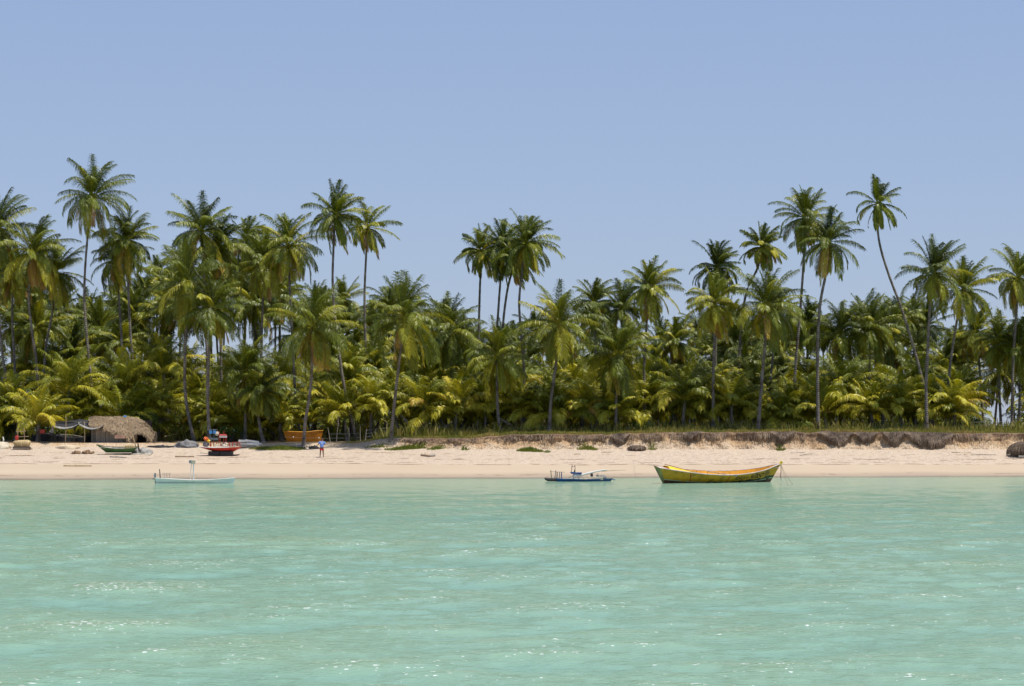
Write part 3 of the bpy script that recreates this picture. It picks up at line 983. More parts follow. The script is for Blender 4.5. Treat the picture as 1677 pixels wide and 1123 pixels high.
for i, (Y, cx, cy, L, age, lab) in enumerate(YOUNG):
    seedc[0] += 1
    p = P(cx, cy, Y); f = Vector((p.x + rng.uniform(-.4, .4), Y, 0)); f.z = gz(f.x, Y)
    root = empty('young_palm', f, lab, 'young palm')
    top = p - f
    if top.z < .5: top.z = .5
    link('trunk', trunk_mesh([Vector((0, 0, -.1)), top * .5 + Vector((rng.uniform(-.1, .1), 0, 0)), top], .19, .14), root)
    link('crown', crown_mesh(L, seedc[0], 'young', None, age, .12), root, top)

# the grove behind: look-alike palms, further back
lib = [crown_mesh(3.6, 700 + i, 'tall', age=rng.uniform(-.02, .1)) for i in range(9)]
env = [(-60, 440), (0, 440), (100, 500), (180, 485), (250, 480), (290, 440), (420, 440), (500, 480), (570, 505), (640, 510), (700, 520),
       (780, 560), (860, 565), (930, 545), (1000, 530), (1060, 580), (1120, 560), (1200, 520), (1290, 545), (1370, 530), (1440, 530), (1520, 510),
       (1600, 545), (1677, 540), (1750, 540)]


def envy(x):
    return float(np.interp(x, [e[0] for e in env], [e[1] for e in env]))


first = None
r3 = random.Random(77)
count = 0


def fill(Y, cx, cy, me, sc, label, group, name):
    global first
    p = P(cx, cy, Y); lean = r3.uniform(-1.2, 1.2)
    f = Vector((p.x + lean, Y, 0)); f.z = gz(f.x, Y)
    root = empty(name, f, label, 'coconut palm' if name == 'coconut_palm' else 'young palm', group)
    top = p - f
    link('trunk', trunk_mesh([Vector((0, 0, -.1)), top * .5 + Vector((-lean * .15, 0, 0)), top], .14, .10, 7), root)
    co = link('crown', me, root, top, 0, sc)
    co.rotation_euler = (R(r3.uniform(-10, 10)), R(r3.uniform(-12, 12)), r3.uniform(0, 6.28)); co.scale = (sc * r3.uniform(.88, 1.1), sc * r3.uniform(.88, 1.1), sc * r3.uniform(.85, 1.18))


LAND = [(0, 'the left picture edge'), (35, 'the far left raft'), (112, 'the tarp shelter'), (152, 'the tallest left palm'), (200, 'the thatched hut'), (262, 'the dark hut-side bush'),
        (306, 'the large spreading palm'), (361, 'the red boat'), (410, 'the heap of white boards'), (450, 'the feathery palm'), (497, 'the orange boat'), (527, 'the person'), (575, 'the tall middle pair'),
        (612, 'the long creeper patch'), (650, 'the umbrella-shaped palm'), (701, 'the fat short log'), (740, 'the low start of the bank'), (790, 'the leftmost cluster crown'), (850, 'the tall middle cluster'),
        (905, 'the full bent-trunk palm'), (950, 'the blue raft'), (1010, 'the low-fronded palm'), (1058, 'the tall straight palm'), (1112, 'the yellow boat stern'), (1171, 'the stacked palm pair'),
        (1212, 'the small high palm'), (1250, 'the broad leaning palm'), (1278, 'the yellow boat bow'), (1300, 'the dark windswept palm'), (1340, 'the trunk with blackened foot'), (1378, 'the ragged root curtain'),
        (1425, 'the small root clump'), (1470, 'the lone leaning trunk'), (1520, 'the largest root curtain'), (1560, 'the pale-crowned palm'), (1610, 'the sea gap'), (1655, 'the right edge palm'), (1700, 'the dome-shaped root ball')]
used = {}


def place_label(kind, cx, cy, Y):
    x, nm = min(LAND, key=lambda q: abs(q[0] - cx)); d = cx - x
    side = 'straight above' if abs(d) < 6 else ('just left of' if -16 < d < 0 else 'just right of' if 0 < d < 16 else 'well left of' if d < 0 else 'well right of')
    hgt = [h for lim, h in ((500, 'topmost'), (535, 'very high'), (565, 'high'), (595, 'upper middle'), (625, 'middle'), (655, 'lower middle'), (675, 'low'), (999, 'lowest')) if cy < lim][0]
    for dep in ('', ', nearer row', ', farther row', ', hindmost row', ', half buried'):
        l = f'{kind} with {hgt} crown {side} {nm}{dep}'
        if l not in used: used[l] = 1; return l
    return l


for row, (Y, step, off) in enumerate(((256, 60, 18), (266, 58, 8), (278, 56, 30), (296, 52, 14))):
    x = -70 + off * 1.0
    while x < 1750:
        xx = x + r3.uniform(-16, 16)
        top = envy(xx)
        depth = {0: 78, 1: 42, 2: 16, 3: 4}[row]
        cy = top + depth + r3.uniform(-22, 30)
        skip = (1590 < xx < 1655 and row != 0)
        if not skip and not (xx > 880 and r3.random() < .18):
            fill(Y + r3.uniform(-4, 4), xx, cy, r3.choice(lib), r3.uniform(.8, 1.1),
                 place_label('grove palm', xx, cy, Y), 'palms of the background grove', 'coconut_palm')
            count += 1
        x += step
ylab = 'low leafy palm filling the shady undergrowth of the grove behind the front row'
for row, (Y, step) in enumerate(((240.5, 44), (246, 50), (254, 54))):
    x = -60 + row * 25
    while x < 1740:
        xx = x + r3.uniform(-18, 18)
        if not (1575 < xx < 1700):
            cy = (686, 664, 630)[row] + r3.uniform(-16, 16)
            fill(Y + r3.uniform(-3, 3), xx, cy, r3.choice(ylib), r3.uniform(.8, 1.15),
                 place_label('undergrowth palm', xx, cy, Y), 'undergrowth palms of the grove', 'young_palm')
            count += 1
        x += step
print('background palms', count)


# the far side of the grove closes up into one mass of foliage that nobody could count
V, Fc, T = [], [], []
rt_ = random.Random(31)
for k in range(3500):
    px = rt_.uniform(-160, 1840)
    if 1596 < px < 1672: continue
    Y = rt_.uniform(268, 312)
    p = P(px, 0, Y); g = gz(p.x, Y)
    p.z = g + rt_.random() ** (1.2 if k < 1500 else 3.2) * min(7.5, (700 - envy(min(1750, max(-60, px)))) * .045)
    frond(V, Fc, T, p, rt_.uniform(3.0, 4.4), rt_.uniform(0, 6.28), R(rt_.uniform(15, 80)), R(rt_.uniform(50, 110)), rt_, rt_.uniform(.0, .4), .95, 15, .8, .17, .1)
o = mesh_obj('distant_thicket', V, Fc, M['frond'], attrs={'tint': T}); tag(o, kind='stuff')

# ------------------------------------------------------------------ leafy shrubs
def leaves_mesh(name, blobs, nleaf, size, r, tint=(.1, .5), m='leaf'):
    V = []; Fc = []; T = []
    for k in range(nleaf):
        c, rad = r.choice(blobs)
        while True:
            d = Vector((r.uniform(-1, 1), r.uniform(-1, 1), r.uniform(-1, 1)))
            if .25 < d.length < 1: break
        d = d.normalized() * d.length ** .5
        p = Vector(c) + Vector((d.x * rad[0], d.y * rad[1], d.z * rad[2]))
        a = Vector((r.uniform(-1, 1), r.uniform(-1, 1), r.uniform(-.6, .3))).normalized()
        n = (d + Vector((r.uniform(-.7, .7), r.uniform(-.7, .7), r.uniform(-.2, 1)))).normalized()
        w = a.cross(n).normalized(); s = size * r.uniform(.6, 1.3)
        b = len(V)
        V.extend((p, p + a * s * .5 + w * s * .3, p + a * s - n * s * .15, p + a * s * .5 - w * s * .3))
        t = r.uniform(*tint); T.extend((t,) * 4)
        Fc.append((b, b + 1, b + 2, b + 3))
    return V, Fc, T


def shrub(px, py, Y, w, h, label, seed, tint=(.05, .45), size=.22, n=900):
    r = random.Random(seed)
    p = P(px, py, Y); p.z = gz(p.x, Y)
    root = empty('shrub', p, label, 'shrub')
    bl = [((r.uniform(-w, w) * .6, r.uniform(-.5, .5), h * r.uniform(.35, .75)), (w * r.uniform(.35, .55), .7, h * r.uniform(.25, .42))) for _ in range(6)]
    V, Fc, T = leaves_mesh('foliage', bl, n, size, r, tint)
    mesh_obj('foliage', V, Fc, M['leaf'], root, attrs={'tint': T})
    b = MB()
    for c, rad in bl:
        b.tube([(0, 0, -.1), (c[0] * .4, c[1] * .4, c[2] * .5), c], [.05, .035, .015], 5)
    b.build('stem', M['darkwood'], root)


shrub(236, 724, 236, 1.9, 3.0, 'dark round-leaved bush against the right side of the hut roof', 1, (.0, .3), .2, 1500)
shrub(92, 726, 238, 1.6, 2.3, 'small-leaved bush with yellow tips behind the tarp shelter', 2, (.2, .7), .18, 700)
shrub(378, 718, 236, 1.3, 1.6, 'green bush between the red boat and the white planks', 3, (.05, .5), .18, 700)
shrub(545, 722, 240, 1.6, 1.4, 'grassy green bush right of the person behind the wire fence', 4, (.2, .6), .16, 600)
shrub(1050, 706, 236, 1.6, 1.1, 'round green bush at the foot of the tall straight palm', 5, (.1, .5), .16, 700)
shrub(1312, 706, 236, 1.6, 1.1, 'bright yellow-green bush between the two tallest right palms', 6, (.35, .75), .16, 700)
shrub(1248, 706, 244, 2.2, 3.2, 'fresh green bush behind the leaning dark trunk near the bow', 7, (.1, .55), .22, 1200)
shrub(14, 728, 240, 2.2, 3.2, 'dark bush behind the raft at the far left', 8, (.0, .4), .22, 1200)
shrub(700, 714, 240, 1.4, 1.1, 'small bush behind the fence near the umbrella palm', 9, (.2, .6), .16, 500)
shrub(1588, 706, 250, 1.6, 2.6, 'leafy bush beside the gap where the sea shows through', 10, (.1, .5), .2, 900)
shrub(305, 726, 240, 1.7, 1.7, 'bush with dead yellow leaves left of the spreading palm trunk', 11, (.3, .95), .2, 800)


# ------------------------------------------------------------------ grasses
def blades(name, spots, m, label=None, cat=None, kind=None, parent=None):
    """spots: (x,y,z,height,tint,lean)"""
    V = []; Fc = []; T = []
    for (x, y, z, h, t, ln) in spots:
        a = rng.uniform(0, 6.28); w = .02 + h * .035
        u = Vector((cos(a) * w, sin(a) * w * .5, 0)); l = Vector((rng.uniform(-1, 1) * ln, rng.uniform(-1, 1) * ln, 0)) * h
        p = Vector((x, y, z)); b = len(V)
        V.extend((p - u, p + u, p + l * .4 + Vector((0, 0, h * .6)) - u * .7, p + l * .4 + Vector((0, 0, h * .6)) + u * .7, p + l + Vector((0, 0, h))))
        T.extend((t,) * 5)
        Fc.append((b, b + 1, b + 3, b + 2)); Fc.append((b + 2, b + 3, b + 4))
    o = mesh_obj(name, V, Fc, m, parent, attrs={'tint': T})
    if parent is None: tag(o, label, cat, None, kind)
    return o


sp_ = []
for i in range(30000):
    px = rng.uniform(555, 1760)
    X = (px - 838.5) / F * 226
    d = rng.random() ** 1.6 * 15 - .25
    Y = toeY(X) + 1.4 + d
    z = gz(X, Y) if d > 0 else lipZ(X) - .05
    patch = fbm(X * .25, Y * .25, 4)
    h = (.14 + .16 * rng.random()) * (1 + .7 * patch)
    if d > 7: h *= 2.0
    if px < 620: h *= .6
    t = .36 + .42 * patch + rng.uniform(-.18, .25) + (.12 if d < 1 else 0)
    sp_.append((X, Y, z - .03, max(.06, h), min(.95, max(.08, t)), .35))
blades('grass', sp_, M['grass'], kind='stuff')
# rank undergrowth and dead fronds on the grove floor
sp_ = []
for i in range(22000):
    X = rng.uniform(-62, 62); Y = 234 + 26 * rng.random() ** 1.7
    if xpx(X) < 600 and Y < 238: continue
    sp_.append((X, Y, gz(X, Y) - .03, rng.uniform(.25, 1.1) * (1 + .7 * fbm(X * .3, Y * .3)), min(.98, max(0, rng.uniform(.15, .8))), .5))
blades('undergrowth', sp_, M['grass'], kind='stuff')


def clump(px, py, w, h, n, label, tint=(.05, .35), depth=.8):
    c = hit(px, py)
    spots = []
    for i in range(n):
        a = rng.uniform(0, 6.28); q = rng.random() ** .6
        x = c.x + cos(a) * w * q; y = c.y + sin(a) * depth * q
        spots.append((x - c.x, y - c.y, gz(x, y) - .02 - c.z, h * rng.uniform(.4, 1) * (1.15 - q * .7), rng.uniform(*tint), .5))
    o = blades('grass_clump', spots, M['grass'], label, 'grass clump')
    o.location = c


clump(868, 738, 1.25, .48, 700, 'widest bright green grass clump at the foot of the bank, left of the blue raft')
clump(896, 740, .35, .24, 130, 'tiny grass clump just right of the widest one')
clump(962, 735, 1.0, .42, 500, 'green grass clump on the sand straight above the blue raft')
clump(1068, 734, .45, .36, 220, 'small grass clump right of the dark root ball by the yellow boat')
clump(1278, 734, .5, .42, 240, 'small grass clump under the bank above the bow of the yellow boat')
clump(668, 735, 2.2, .5, 1300, 'long green creeper patch below the umbrella-shaped palm')
clump(620, 732, 1.3, .3, 400, 'thin green creeper patch left of the umbrella-shaped palm')
clump(762, 736, .45, .3, 160, 'small green tuft under the low start of the bank')
clump(714, 735, .9, .36, 350, 'bright tuft right of the long creeper patch')
clump(460, 735, 2.4, .42, 1700, 'shaded green creeper patch at the foot of the palm by the orange boat', (.0, .3), 1.6)
clump(424, 735, 1.0, .3, 400, 'pale end of the creeper patch beside the white planks', (.2, .6), .8)

# hanging roots: dense fringes on the bank face (uncountable)
V = []; Fc = []; T = []


def rootlet(p, l, w, lean=.15):
    b = len(V)
    a = rng.uniform(-.6, .6)
    u = Vector((cos(a) * w, sin(a) * w, 0)); q = p + Vector((rng.uniform(-lean, lean) * l, rng.uniform(-.12, .05), -l))
    m_ = (p + q) / 2 + Vector((rng.uniform(-.05, .05), -.06 - .1 * rng.random(), 0))
    V.extend((p - u, p + u, m_ - u, m_ + u, q - u * .4, q + u * .4))
    Fc.append((b, b + 1, b + 3, b + 2)); Fc.append((b + 2, b + 3, b + 5, b + 4))


def curtain(x0, x1, n, lo, hi, depthl=.35, top=.0):
    for i in range(n):
        px = rng.uniform(x0, x1); X = (px - 838.5) / F * 225
        Hh = lipZ(X) - toeZ(X)
        k = rng.uniform(lo, hi)
        p = Vector((X, toeY(X) + 1.05 - rng.uniform(0, depthl) - .35 * (k > .6), lipZ(X) + top - rng.random() * .25 * Hh))
        rootlet(p, Hh * k * .75, rng.uniform(.012, .035))


curtain(640, 1760, 1500, .10, .4, .3)
for q_ in range(26):
    x_ = rng.uniform(660, 1700); curtain(x_ - rng.uniform(8, 30), x_ + rng.uniform(8, 30), 60, .3, .7, .4)
o = mesh_obj('hanging_roots', V, Fc, mat('thin_roots', (.36, .27, .18), (.12, .08, .055), .7, .95)); tag(o, kind='stuff')


def root_mass(px, py, w, h, d, label, n=900, cat='root ball', onbank=True):
    """a lump of matted palm roots with its shaggy coat"""
    c = hit(px, py)
    if onbank:
        c.y = toeY(c.x) + .35; c.x = (px - 838.5) / F * c.y; c.z = toeZ(c.x) - .05
    root = empty('root_ball', c, label, cat)
    b = MB()
    b.blob((0, .1, h * .42), (w * .92, d, h * .58), px, .18, 2.4, 28, 16, flat=-.42 * h)
    b.build('core', M['rootdark'], root, smooth=True)
    global V, Fc
    V = []; Fc = []
    for i in range(n):
        a = rng.uniform(0, 2 * pi); e = rng.random() ** .7
        x = cos(a) * w * e; y = sin(a) * d * e
        z = h * (.42 + .58 * math.sqrt(max(0, 1 - e * e)))
        p = Vector((x * 1.02, y * 1.05 - .02, z))
        l = min(z, h * rng.uniform(.3, .9)) * (.25 + .75 * e)
        b0 = len(V)
        w_ = rng.uniform(.012, .03); an = rng.uniform(-.6, .6); u = Vector((cos(an) * w_, sin(an) * w_, 0))
        out = Vector((cos(a), sin(a), 0)) * rng.uniform(.05, .22) * h
        q = p + out + Vector((0, 0, -l)); m_ = (p + q) / 2 + out * .4
        V.extend((p - u, p + u, m_ - u, m_ + u, q - u * .4, q + u * .4))
        Fc.append((b0, b0 + 1, b0 + 3, b0 + 2)); Fc.append((b0 + 2, b0 + 3, b0 + 5, b0 + 4))
    mesh_obj('root_fringe', V, Fc, M['root2'], root)
    return root


def root_curtain(x0, x1, ybot, label, n, bulge=.35, dark='root'):
    """shaggy mat of palm roots hanging from the turf edge; x0..x1 photo columns, ybot its foot rows left to right"""
    global V, Fc
    xc = (x0 + x1) / 2; Xc = (xc - 838.5) / F * 225
    c = Vector((Xc, toeY(Xc) + .9, toeZ(Xc)))
    root = empty('root_curtain', c, label, 'root curtain')
    def surf(s, t):
        px = x0 + (x1 - x0) * s; X = (px - 838.5) / F * 225
        zt = lipZ(X) + .04; yb = float(np.interp(s, np.linspace(0, 1, len(ybot)), ybot)); zb = CH - (yb - 693) / F * 224.5
        zb += .22 * fbm(px * .12, 3)
        en = sin(pi * min(1, max(0, s))) ** .7 * (.8 + .35 * fbm(px * .09, 1.7)); zb = zt - .2 + (zb - zt + .2) * min(1, en) * .72
        w = (sin(pi * min(.97, max(.03, s))) ** .4)
        zz = zt + (zb - zt) * t; h_ = (zz - toeZ(X)) / max(.2, zt - toeZ(X))
        y = toeY(X) + (1.33 * max(0, h_) if h_ < .45 else .6 + .3 * (h_ - .45)) + .05 - (.18 + bulge * .6) * w * (.3 + .7 * sin(pi * (.1 + .7 * t))) - .1 * fbm(px * .15, t * 2)
        return Vector((X + .08 * fbm(px * .2, t * 3, 2), y, zt + (zb - zt) * t)) - c
    vs = []; fs = []
    nx = 40; nz_ = 9
    for j in range(nz_ + 1):
        for i in range(nx + 1): vs.append(surf(i / nx, j / nz_))
    for j in range(nz_):
        for i in range(nx):
            a = j * (nx + 1) + i; fs.append((a, a + 1, a + nx + 2, a + nx + 1))
    for i in range(nx + 1): vs.append(surf(i / nx, 1) + Vector((0, .5, .12)))
    b0 = nz_ * (nx + 1)
    for i in range(nx): fs.append((b0 + i, b0 + i + 1, len(vs) - nx + i, len(vs) - nx - 1 + i))
    mesh_obj('root_mat', vs, fs, M['rootdark'], root)
    V = []; Fc = []
    for i in range(n):
        s_ = rng.random(); t = rng.random() ** .8 * .75
        p = surf(s_, t) + Vector((0, -.03, 0)); q_ = surf(s_, 1); q0 = surf(s_, 0)
        l = (p.z - q_.z) + (q0.z - q_.z) * rng.uniform(-.1, .42)
        rootlet(p, max(.1, l), rng.uniform(.01, .028), .3)
    mesh_obj('root_fringe', V, Fc, M['root2'], root)


root_curtain(1478, 1560, (728, 738, 739, 739, 738, 732), 'largest dark curtain of matted palm roots, reaching the sand right of the leaning trunk foot', 1400, .6)
root_curtain(1444, 1480, (722, 737, 735, 724), 'narrow dark clump of roots left of the largest root curtain', 600, .5)
root_curtain(1398, 1434, (715, 732, 728, 716), 'small root clump left of the narrow dark one', 450, .4)
root_curtain(1338, 1396, (722, 735, 738, 732, 718), 'ragged root curtain under the green palm with trunk blackened at the foot', 800, .4)
root_curtain(1000, 1030, (724, 734, 736, 722), 'root curtain behind the low dark lump of roots', 500, .35)
root_curtain(1118, 1150, (714, 722, 720, 713), 'short root curtain at the top of the bank above the stern of the yellow boat', 160, .3)
root_curtain(1262, 1300, (716, 730, 727, 716), 'mid-sized root curtain of the bank above the bow of the yellow boat', 500, .35)
root_mass(1680, 747, 1.6, 1.35, .9, 'dome-shaped uprooted root ball on the sand at the right edge', 900, onbank=False)
root_mass(1043, 738, .85, .5, .5, 'low dark lump of roots on the sand left of the yellow boat', 300, onbank=False)

# ------------------------------------------------------------------ fence
fr = empty('wire_fence', P(1100, 703, 238) * 1.0, 'long wire fence on rough crooked posts in front of the grove', 'fence')
fr.location.z = gz(fr.location.x, 238)
tops = []
x = 598.0
while x < 1668:
    X = (x - 838.5) / F * 238; Y = 238 + .8 * sin(x * .01) - (2.0 if x < 700 else 0)
    X = (x - 838.5) / F * Y
    g = gz(X, Y); h = rng.uniform(.95, 1.55)
    o_ = Vector((X, Y, g)) - fr.location
    ln = rng.uniform(-.16, .16)
    b = MB(); b.tube([o_ + Vector((0, 0, -.1)), o_ + Vector((ln * .5, 0, h * .5)), o_ + Vector((ln, 0, h))], [.055, .045, .035], 6, wob=.15)
    b.build('post', M['greywood'] if rng.random() < .75 else M['darkwood'], fr)
    tops.append(o_ + Vector((0, -.05, 0)))
    x += rng.uniform(11, 21)
for hh in (.35, .65, .95):
    b = MB(); b.tube([t + Vector((0, 0, hh + rng.uniform(-.03, .03))) for t in tops], .008, 4); b.build('wire', M['metal'], fr)

f2 = empty('wire_fence', hit(553, 724), 'short wire fence with thin pale posts right behind the person', 'fence')
tops = []
for x, lean in ((541, .25), (551, -.1), (572, .05), (590, .02)):
    p = P(x, 724, 234); p.z = gz(p.x, 234); q = p - f2.location
    b = MB(); b.tube([q, q + Vector((-lean * .5, 0, .8)), q + Vector((-lean, 0, 1.45))], [.04, .035, .03], 6); b.build('post', M['greywood'], f2)
    tops.append(q)
for hh in (.4, .8):
    b = MB(); b.tube([t + Vector((0, 0, hh)) for t in tops], .008, 4); b.build('wire', M['metal'], f2)


# ------------------------------------------------------------------ hulls
class Hull:
    def __init__(s, L, beam, sheer, depth, rb, rs, tw=0., tm=.45, p=.55, pw=2.2):
        s.__dict__.update(locals())

    def half(s, u):
        if u < s.tm: return s.beam / 2 * (s.tw + (1 - s.tw) * (1 - ((s.tm - u) / s.tm) ** s.pw))
        return s.beam / 2 * (1 - ((u - s.tm) / (1 - s.tm)) ** s.pw)

    def zs(s, u): return float(np.interp(u, [a for a, _ in s.sheer], [b for _, b in s.sheer])) if len(s.sheer) < 4 else s._cr(u)

    def _cr(s, u):
        q = s.sheer
        for i in range(len(q) - 1):
            if u <= q[i + 1][0] + 1e-9: break
        t = (u - q[i][0]) / (q[i + 1][0] - q[i][0])
        g = lambda k: q[min(max(k, 0), len(q) - 1)][1]
        a, b, c, d = g(i - 1), g(i), g(i + 1), g(i + 2)
        return .5 * (2 * b + (c - a) * t + (2 * a - 5 * b + 4 * c - d) * t * t + (3 * b - a - 3 * c + d) * t ** 3)

    def pt(s, u, v, side, inset=0., lift=0.):
        b = max(0, s.half(u) - inset)
        zk = -s.depth * (1 - .25 * abs(2 * u - 1) ** 4)
        z = zk + (s.zs(u) - zk) * v + lift
        xk = -s.L / 2 + s.rs + (s.L - s.rs - s.rb) * u; x1 = -s.L / 2 + s.L * u
        return Vector((xk + (x1 - xk) * v, side * b * v ** s.p, z))

    def shell(s, name, m, parent, inset=0., v0=0., nu=44, nv=12, transom=None, flip=False):
        vs = []; uv = []; fs = []
        for side in (-1, 1):
            b0 = len(vs)
            for i in range(nu + 1):
                for j in range(nv + 1):
                    v = v0 + (1 - v0) * j / nv
                    vs.append(s.pt(i / nu, v, side, inset)); uv.append((i / nu, v))
            for i in range(nu):
                for j in range(nv):
                    a = b0 + i * (nv + 1) + j
                    q = (a, a + nv + 1, a + nv + 2, a + 1)
                    fs.append(q if side < 0 else q[::-1])
        o = mesh_obj(name, vs, fs, m, parent, smooth=True, uv=uv)
        return o

    def transom_obj(s, name, m, parent, nv=12):
        vs = []; fs = []
        for j in range(nv + 1):
            for side in (-1, 1): vs.append(s.pt(0, j / nv, side) + Vector((0.0, 0, 0)))
        for j in range(nv): fs.append((2 * j, 2 * j + 2, 2 * j + 3, 2 * j + 1))
        n = len(vs)
        vs += [v + Vector((.05, 0, 0)) for v in vs]
        fs += [tuple(n + i for i in f[::-1]) for f in fs]
        return mesh_obj(name, vs, fs, m, parent)

    def rail(s, name, m, parent, r=.04, side=(-1, 1), u0=0., u1=1., lift=0.02):
        b = MB()
        for sd_ in side:
            b.tube([s.pt(u0 + (u1 - u0) * i / 36, 1, sd_, 0, lift) for i in range(37)], r, 6)
        return b.build(name, m, parent)


# ---- yellow boat
by = empty('fishing_boat', P(1176.5, 790, 189.5), 'long yellow wooden fishing boat with amber inside afloat near the shore, heeled towards the viewer', 'fishing boat')
by.location.z = 0.0
by.rotation_euler = (R(9), R(.6), R(25))
H = Hull(10.95, 1.9, [(0, 1.20), (.12, 1.06), (.25, .90), (.4, .78), (.55, .75), (.7, .84), (.85, 1.08), (1, 1.48)], .38, 1.0, .75, tw=.66, tm=.42, p=.72, pw=2.4)
H.shell('hull', M['hull_yellow'], by)
H.shell('lining', M['amber'], by, inset=.05, v0=.25)
H.transom_obj('transom', M['transom'], by)
H.rail('gunwale', M['pink'], by, .045)
for u in (.16, .27, .36, .45, .54, .63, .71, .79, .86):
    b = MB()
    for sd_ in (-1, 1):
        b.tube([H.pt(u, v, sd_, .075) for v in (.3, .5, .75, .98)], .028, 5)
    b.build('rib', M['amber'], by)
for u in (.24, .50, .78):
    w = H.half(u) - .08
    c = H.pt(u, .80, 0)
    b = MB(); b.box((c.x, 0, c.z), (.24, 2 * w, .04)); b.build('thwart', M['wood'], by)
b = MB(); b.box((H.pt(.955, .93, 0).x, 0, H.pt(.955, .93, 0).z - .06), (.7, .34, .04)); b.build('fore_deck', M['pink'], by)
b = MB(); b.box((H.pt(1, 1, 0).x - .02, 0, H.pt(1, 1, 0).z + .06), (.20, .09, .36), 0, R(35)); b.build('stem_head', M['yellow'], by)
b = MB(); b.box((H.pt(.0, .9, 0).x + .30, 0, H.pt(0, 1, 0).z - .05), (.55, 1.0, .04)); b.build('stern_deck', M['pink'], by)
b = MB()
for u in (.225, .545):   # vertical brown straps
    b.tube([H.pt(u, v, -1, -.012) for v in (.42, .6, .8, .97)], .028, 4)
b.build('strap', M['red'], by)
# floorboards
vs = []; fs = []
for i in range(21):
    u = .06 + .88 * i / 20
    for sd_ in (-1, 1): vs.append(H.pt(u, .35, sd_, .06))
for i in range(20): fs.append((2 * i, 2 * i + 2, 2 * i + 3, 2 * i + 1))
mesh_obj('floorboards', vs, fs, M['wood'], by)
# name painted along the near bow
cu = bpy.data.curves.new('name_lettering', 'FONT'); cu.body = 'JESUS é NOSSO'; cu.size = 1; cu.shear = .25; cu.offset = .02
to = bpy.data.objects.new('t', cu); COL.objects.link(to)
dg = bpy.context.evaluated_depsgraph_get(); dg.update()
tm_ = to.evaluated_get(dg).to_mesh()
tv = [v.co.copy() for v in tm_.vertices]; tf = [tuple(p.vertices) for p in tm_.polygons]
mx_ = max(v.x for v in tv)
wv = []
for v in tv:
    k = v.x / mx_
    u = .60 + .265 * k
    vv = .60 + .34 * (v.y + .05) + .03 * sin(k * 37)
    wv.append(H.pt(u, vv, -1, -.012))
to.evaluated_get(dg).to_mesh_clear()
bpy.data.objects.remove(to)
mesh_obj('name_lettering', wv, tf, M['paintdark'], by)

# cargo lying in the boat
mw = by.matrix_basis.copy()


def inboat(pt): return mw @ Vector(pt)


def cloth(name, pts_rows, m, parent=None, thick=.02):
    vs = [p for r_ in pts_rows for p in r_]; nx = len(pts_rows[0]); fs = []
    for j in range(len(pts_rows) - 1):
        for i in range(nx - 1):
            a = j * nx + i; fs.append((a, a + 1, a + nx + 1, a + nx))
    o = mesh_obj(name, vs, fs, m, parent, smooth=True)
    md = o.modifiers.new('thickness', 'SOLIDIFY'); md.thickness = thick
    return o


rows = []
for i in range(19):
    u = .07 + .21 * i / 18; row = []
    for j in range(11):
        y = -.75 + 1.5 * j / 10
        base = H.zs(u) - .04
        z = base + (.20 - .16 * (i / 18)) * (1 - (y / .8) ** 2) + .05 * fbm(i * .4, j * .5, 2)
        yy = y * min(1, H.half(u) / .85)
        row.append(inboat((H.pt(u, 1, 0).x, yy, z)))
    rows.append(row)
o = cloth('tarpaulin', [[p - rows[0][0] for p in r_] for r_ in rows], M['yellow']); o.location = rows[0][0]
tag(o, 'bright yellow tarpaulin draped over the stern end of the yellow boat', 'tarpaulin')
b = MB(); p0 = inboat((H.pt(.06, 1, 0).x, .1, 1.42)); p1 = inboat((H.pt(.33, 1, 0).x, -.72, .78))
b.tube([(0, 0, 0), (p1 - p0) * .5, p1 - p0], [.03, .03, .035], 7)
o = b.build('oar_shaft', M['wood']); o.name = 'pole'; o.location = p0; tag(o, 'brown pole lying slantwise over the stern of the yellow boat', 'pole')
b = MB(); p0 = inboat((H.pt(.41, 1, 0).x, .2, .85)); p1 = inboat((H.pt(.57, 1, 0).x, -.8, .72))
b.tube([(0, 0, 0), (p1 - p0)], [.03, .03], 7); b.box((p1 - p0) * 1.04, (.5, .04, .14), 0, .1)
o = b.build('paddle', M['greywood']); o.location = p0; tag(o, 'weathered paddle resting across the middle of the yellow boat', 'paddle')
# mooring ropes
bow = inboat(H.pt(1, 1, 0))
for k, (ex, ey, sag, lab) in enumerate(((1302, 797, .3, 'longer mooring rope running right from the bow of the yellow boat'), (1292, 793, .2, 'shorter mooring rope dropping from the bow beside the longer one'))):
    e = P(ex, ey, 183); e.z = -.1
    pts = []
    for i in range(14):
        t = i / 13; q = (bow * (1 - t) + e * t); q.z -= sag * 4 * t * (1 - t) * .8; pts.append(q - bow)
    b = MB(); b.tube(pts, .018, 5); o = b.build('mooring_rope', M['rope']); o.location = bow; tag(o, lab, 'rope')
b = MB(); b.tube([(0, 0, 0), (.02, 0, -.6), (-.02, 0, -.95), (.03, 0, -1.25)], [.015, .03, .045, .02], 5, wob=.3); o = b.build('mooring_rope', M['rope'])
o.location = bow; tag(o, 'knotted rope end hanging straight down from the bow of the yellow boat', 'rope')
st = inboat(H.pt(0, 1, 1)); e = hit(1037, 753)
b = MB(); b.tube([(e - st) * (i / 12) + Vector((0, 0, -.35 * (i / 12) * (1 - i / 12))) for i in range(13)], .009, 5); o = b.build('mooring_rope', M['rope'])
o.location = st; tag(o, 'thin rope stretched from the stern of the yellow boat up to the beach', 'rope')

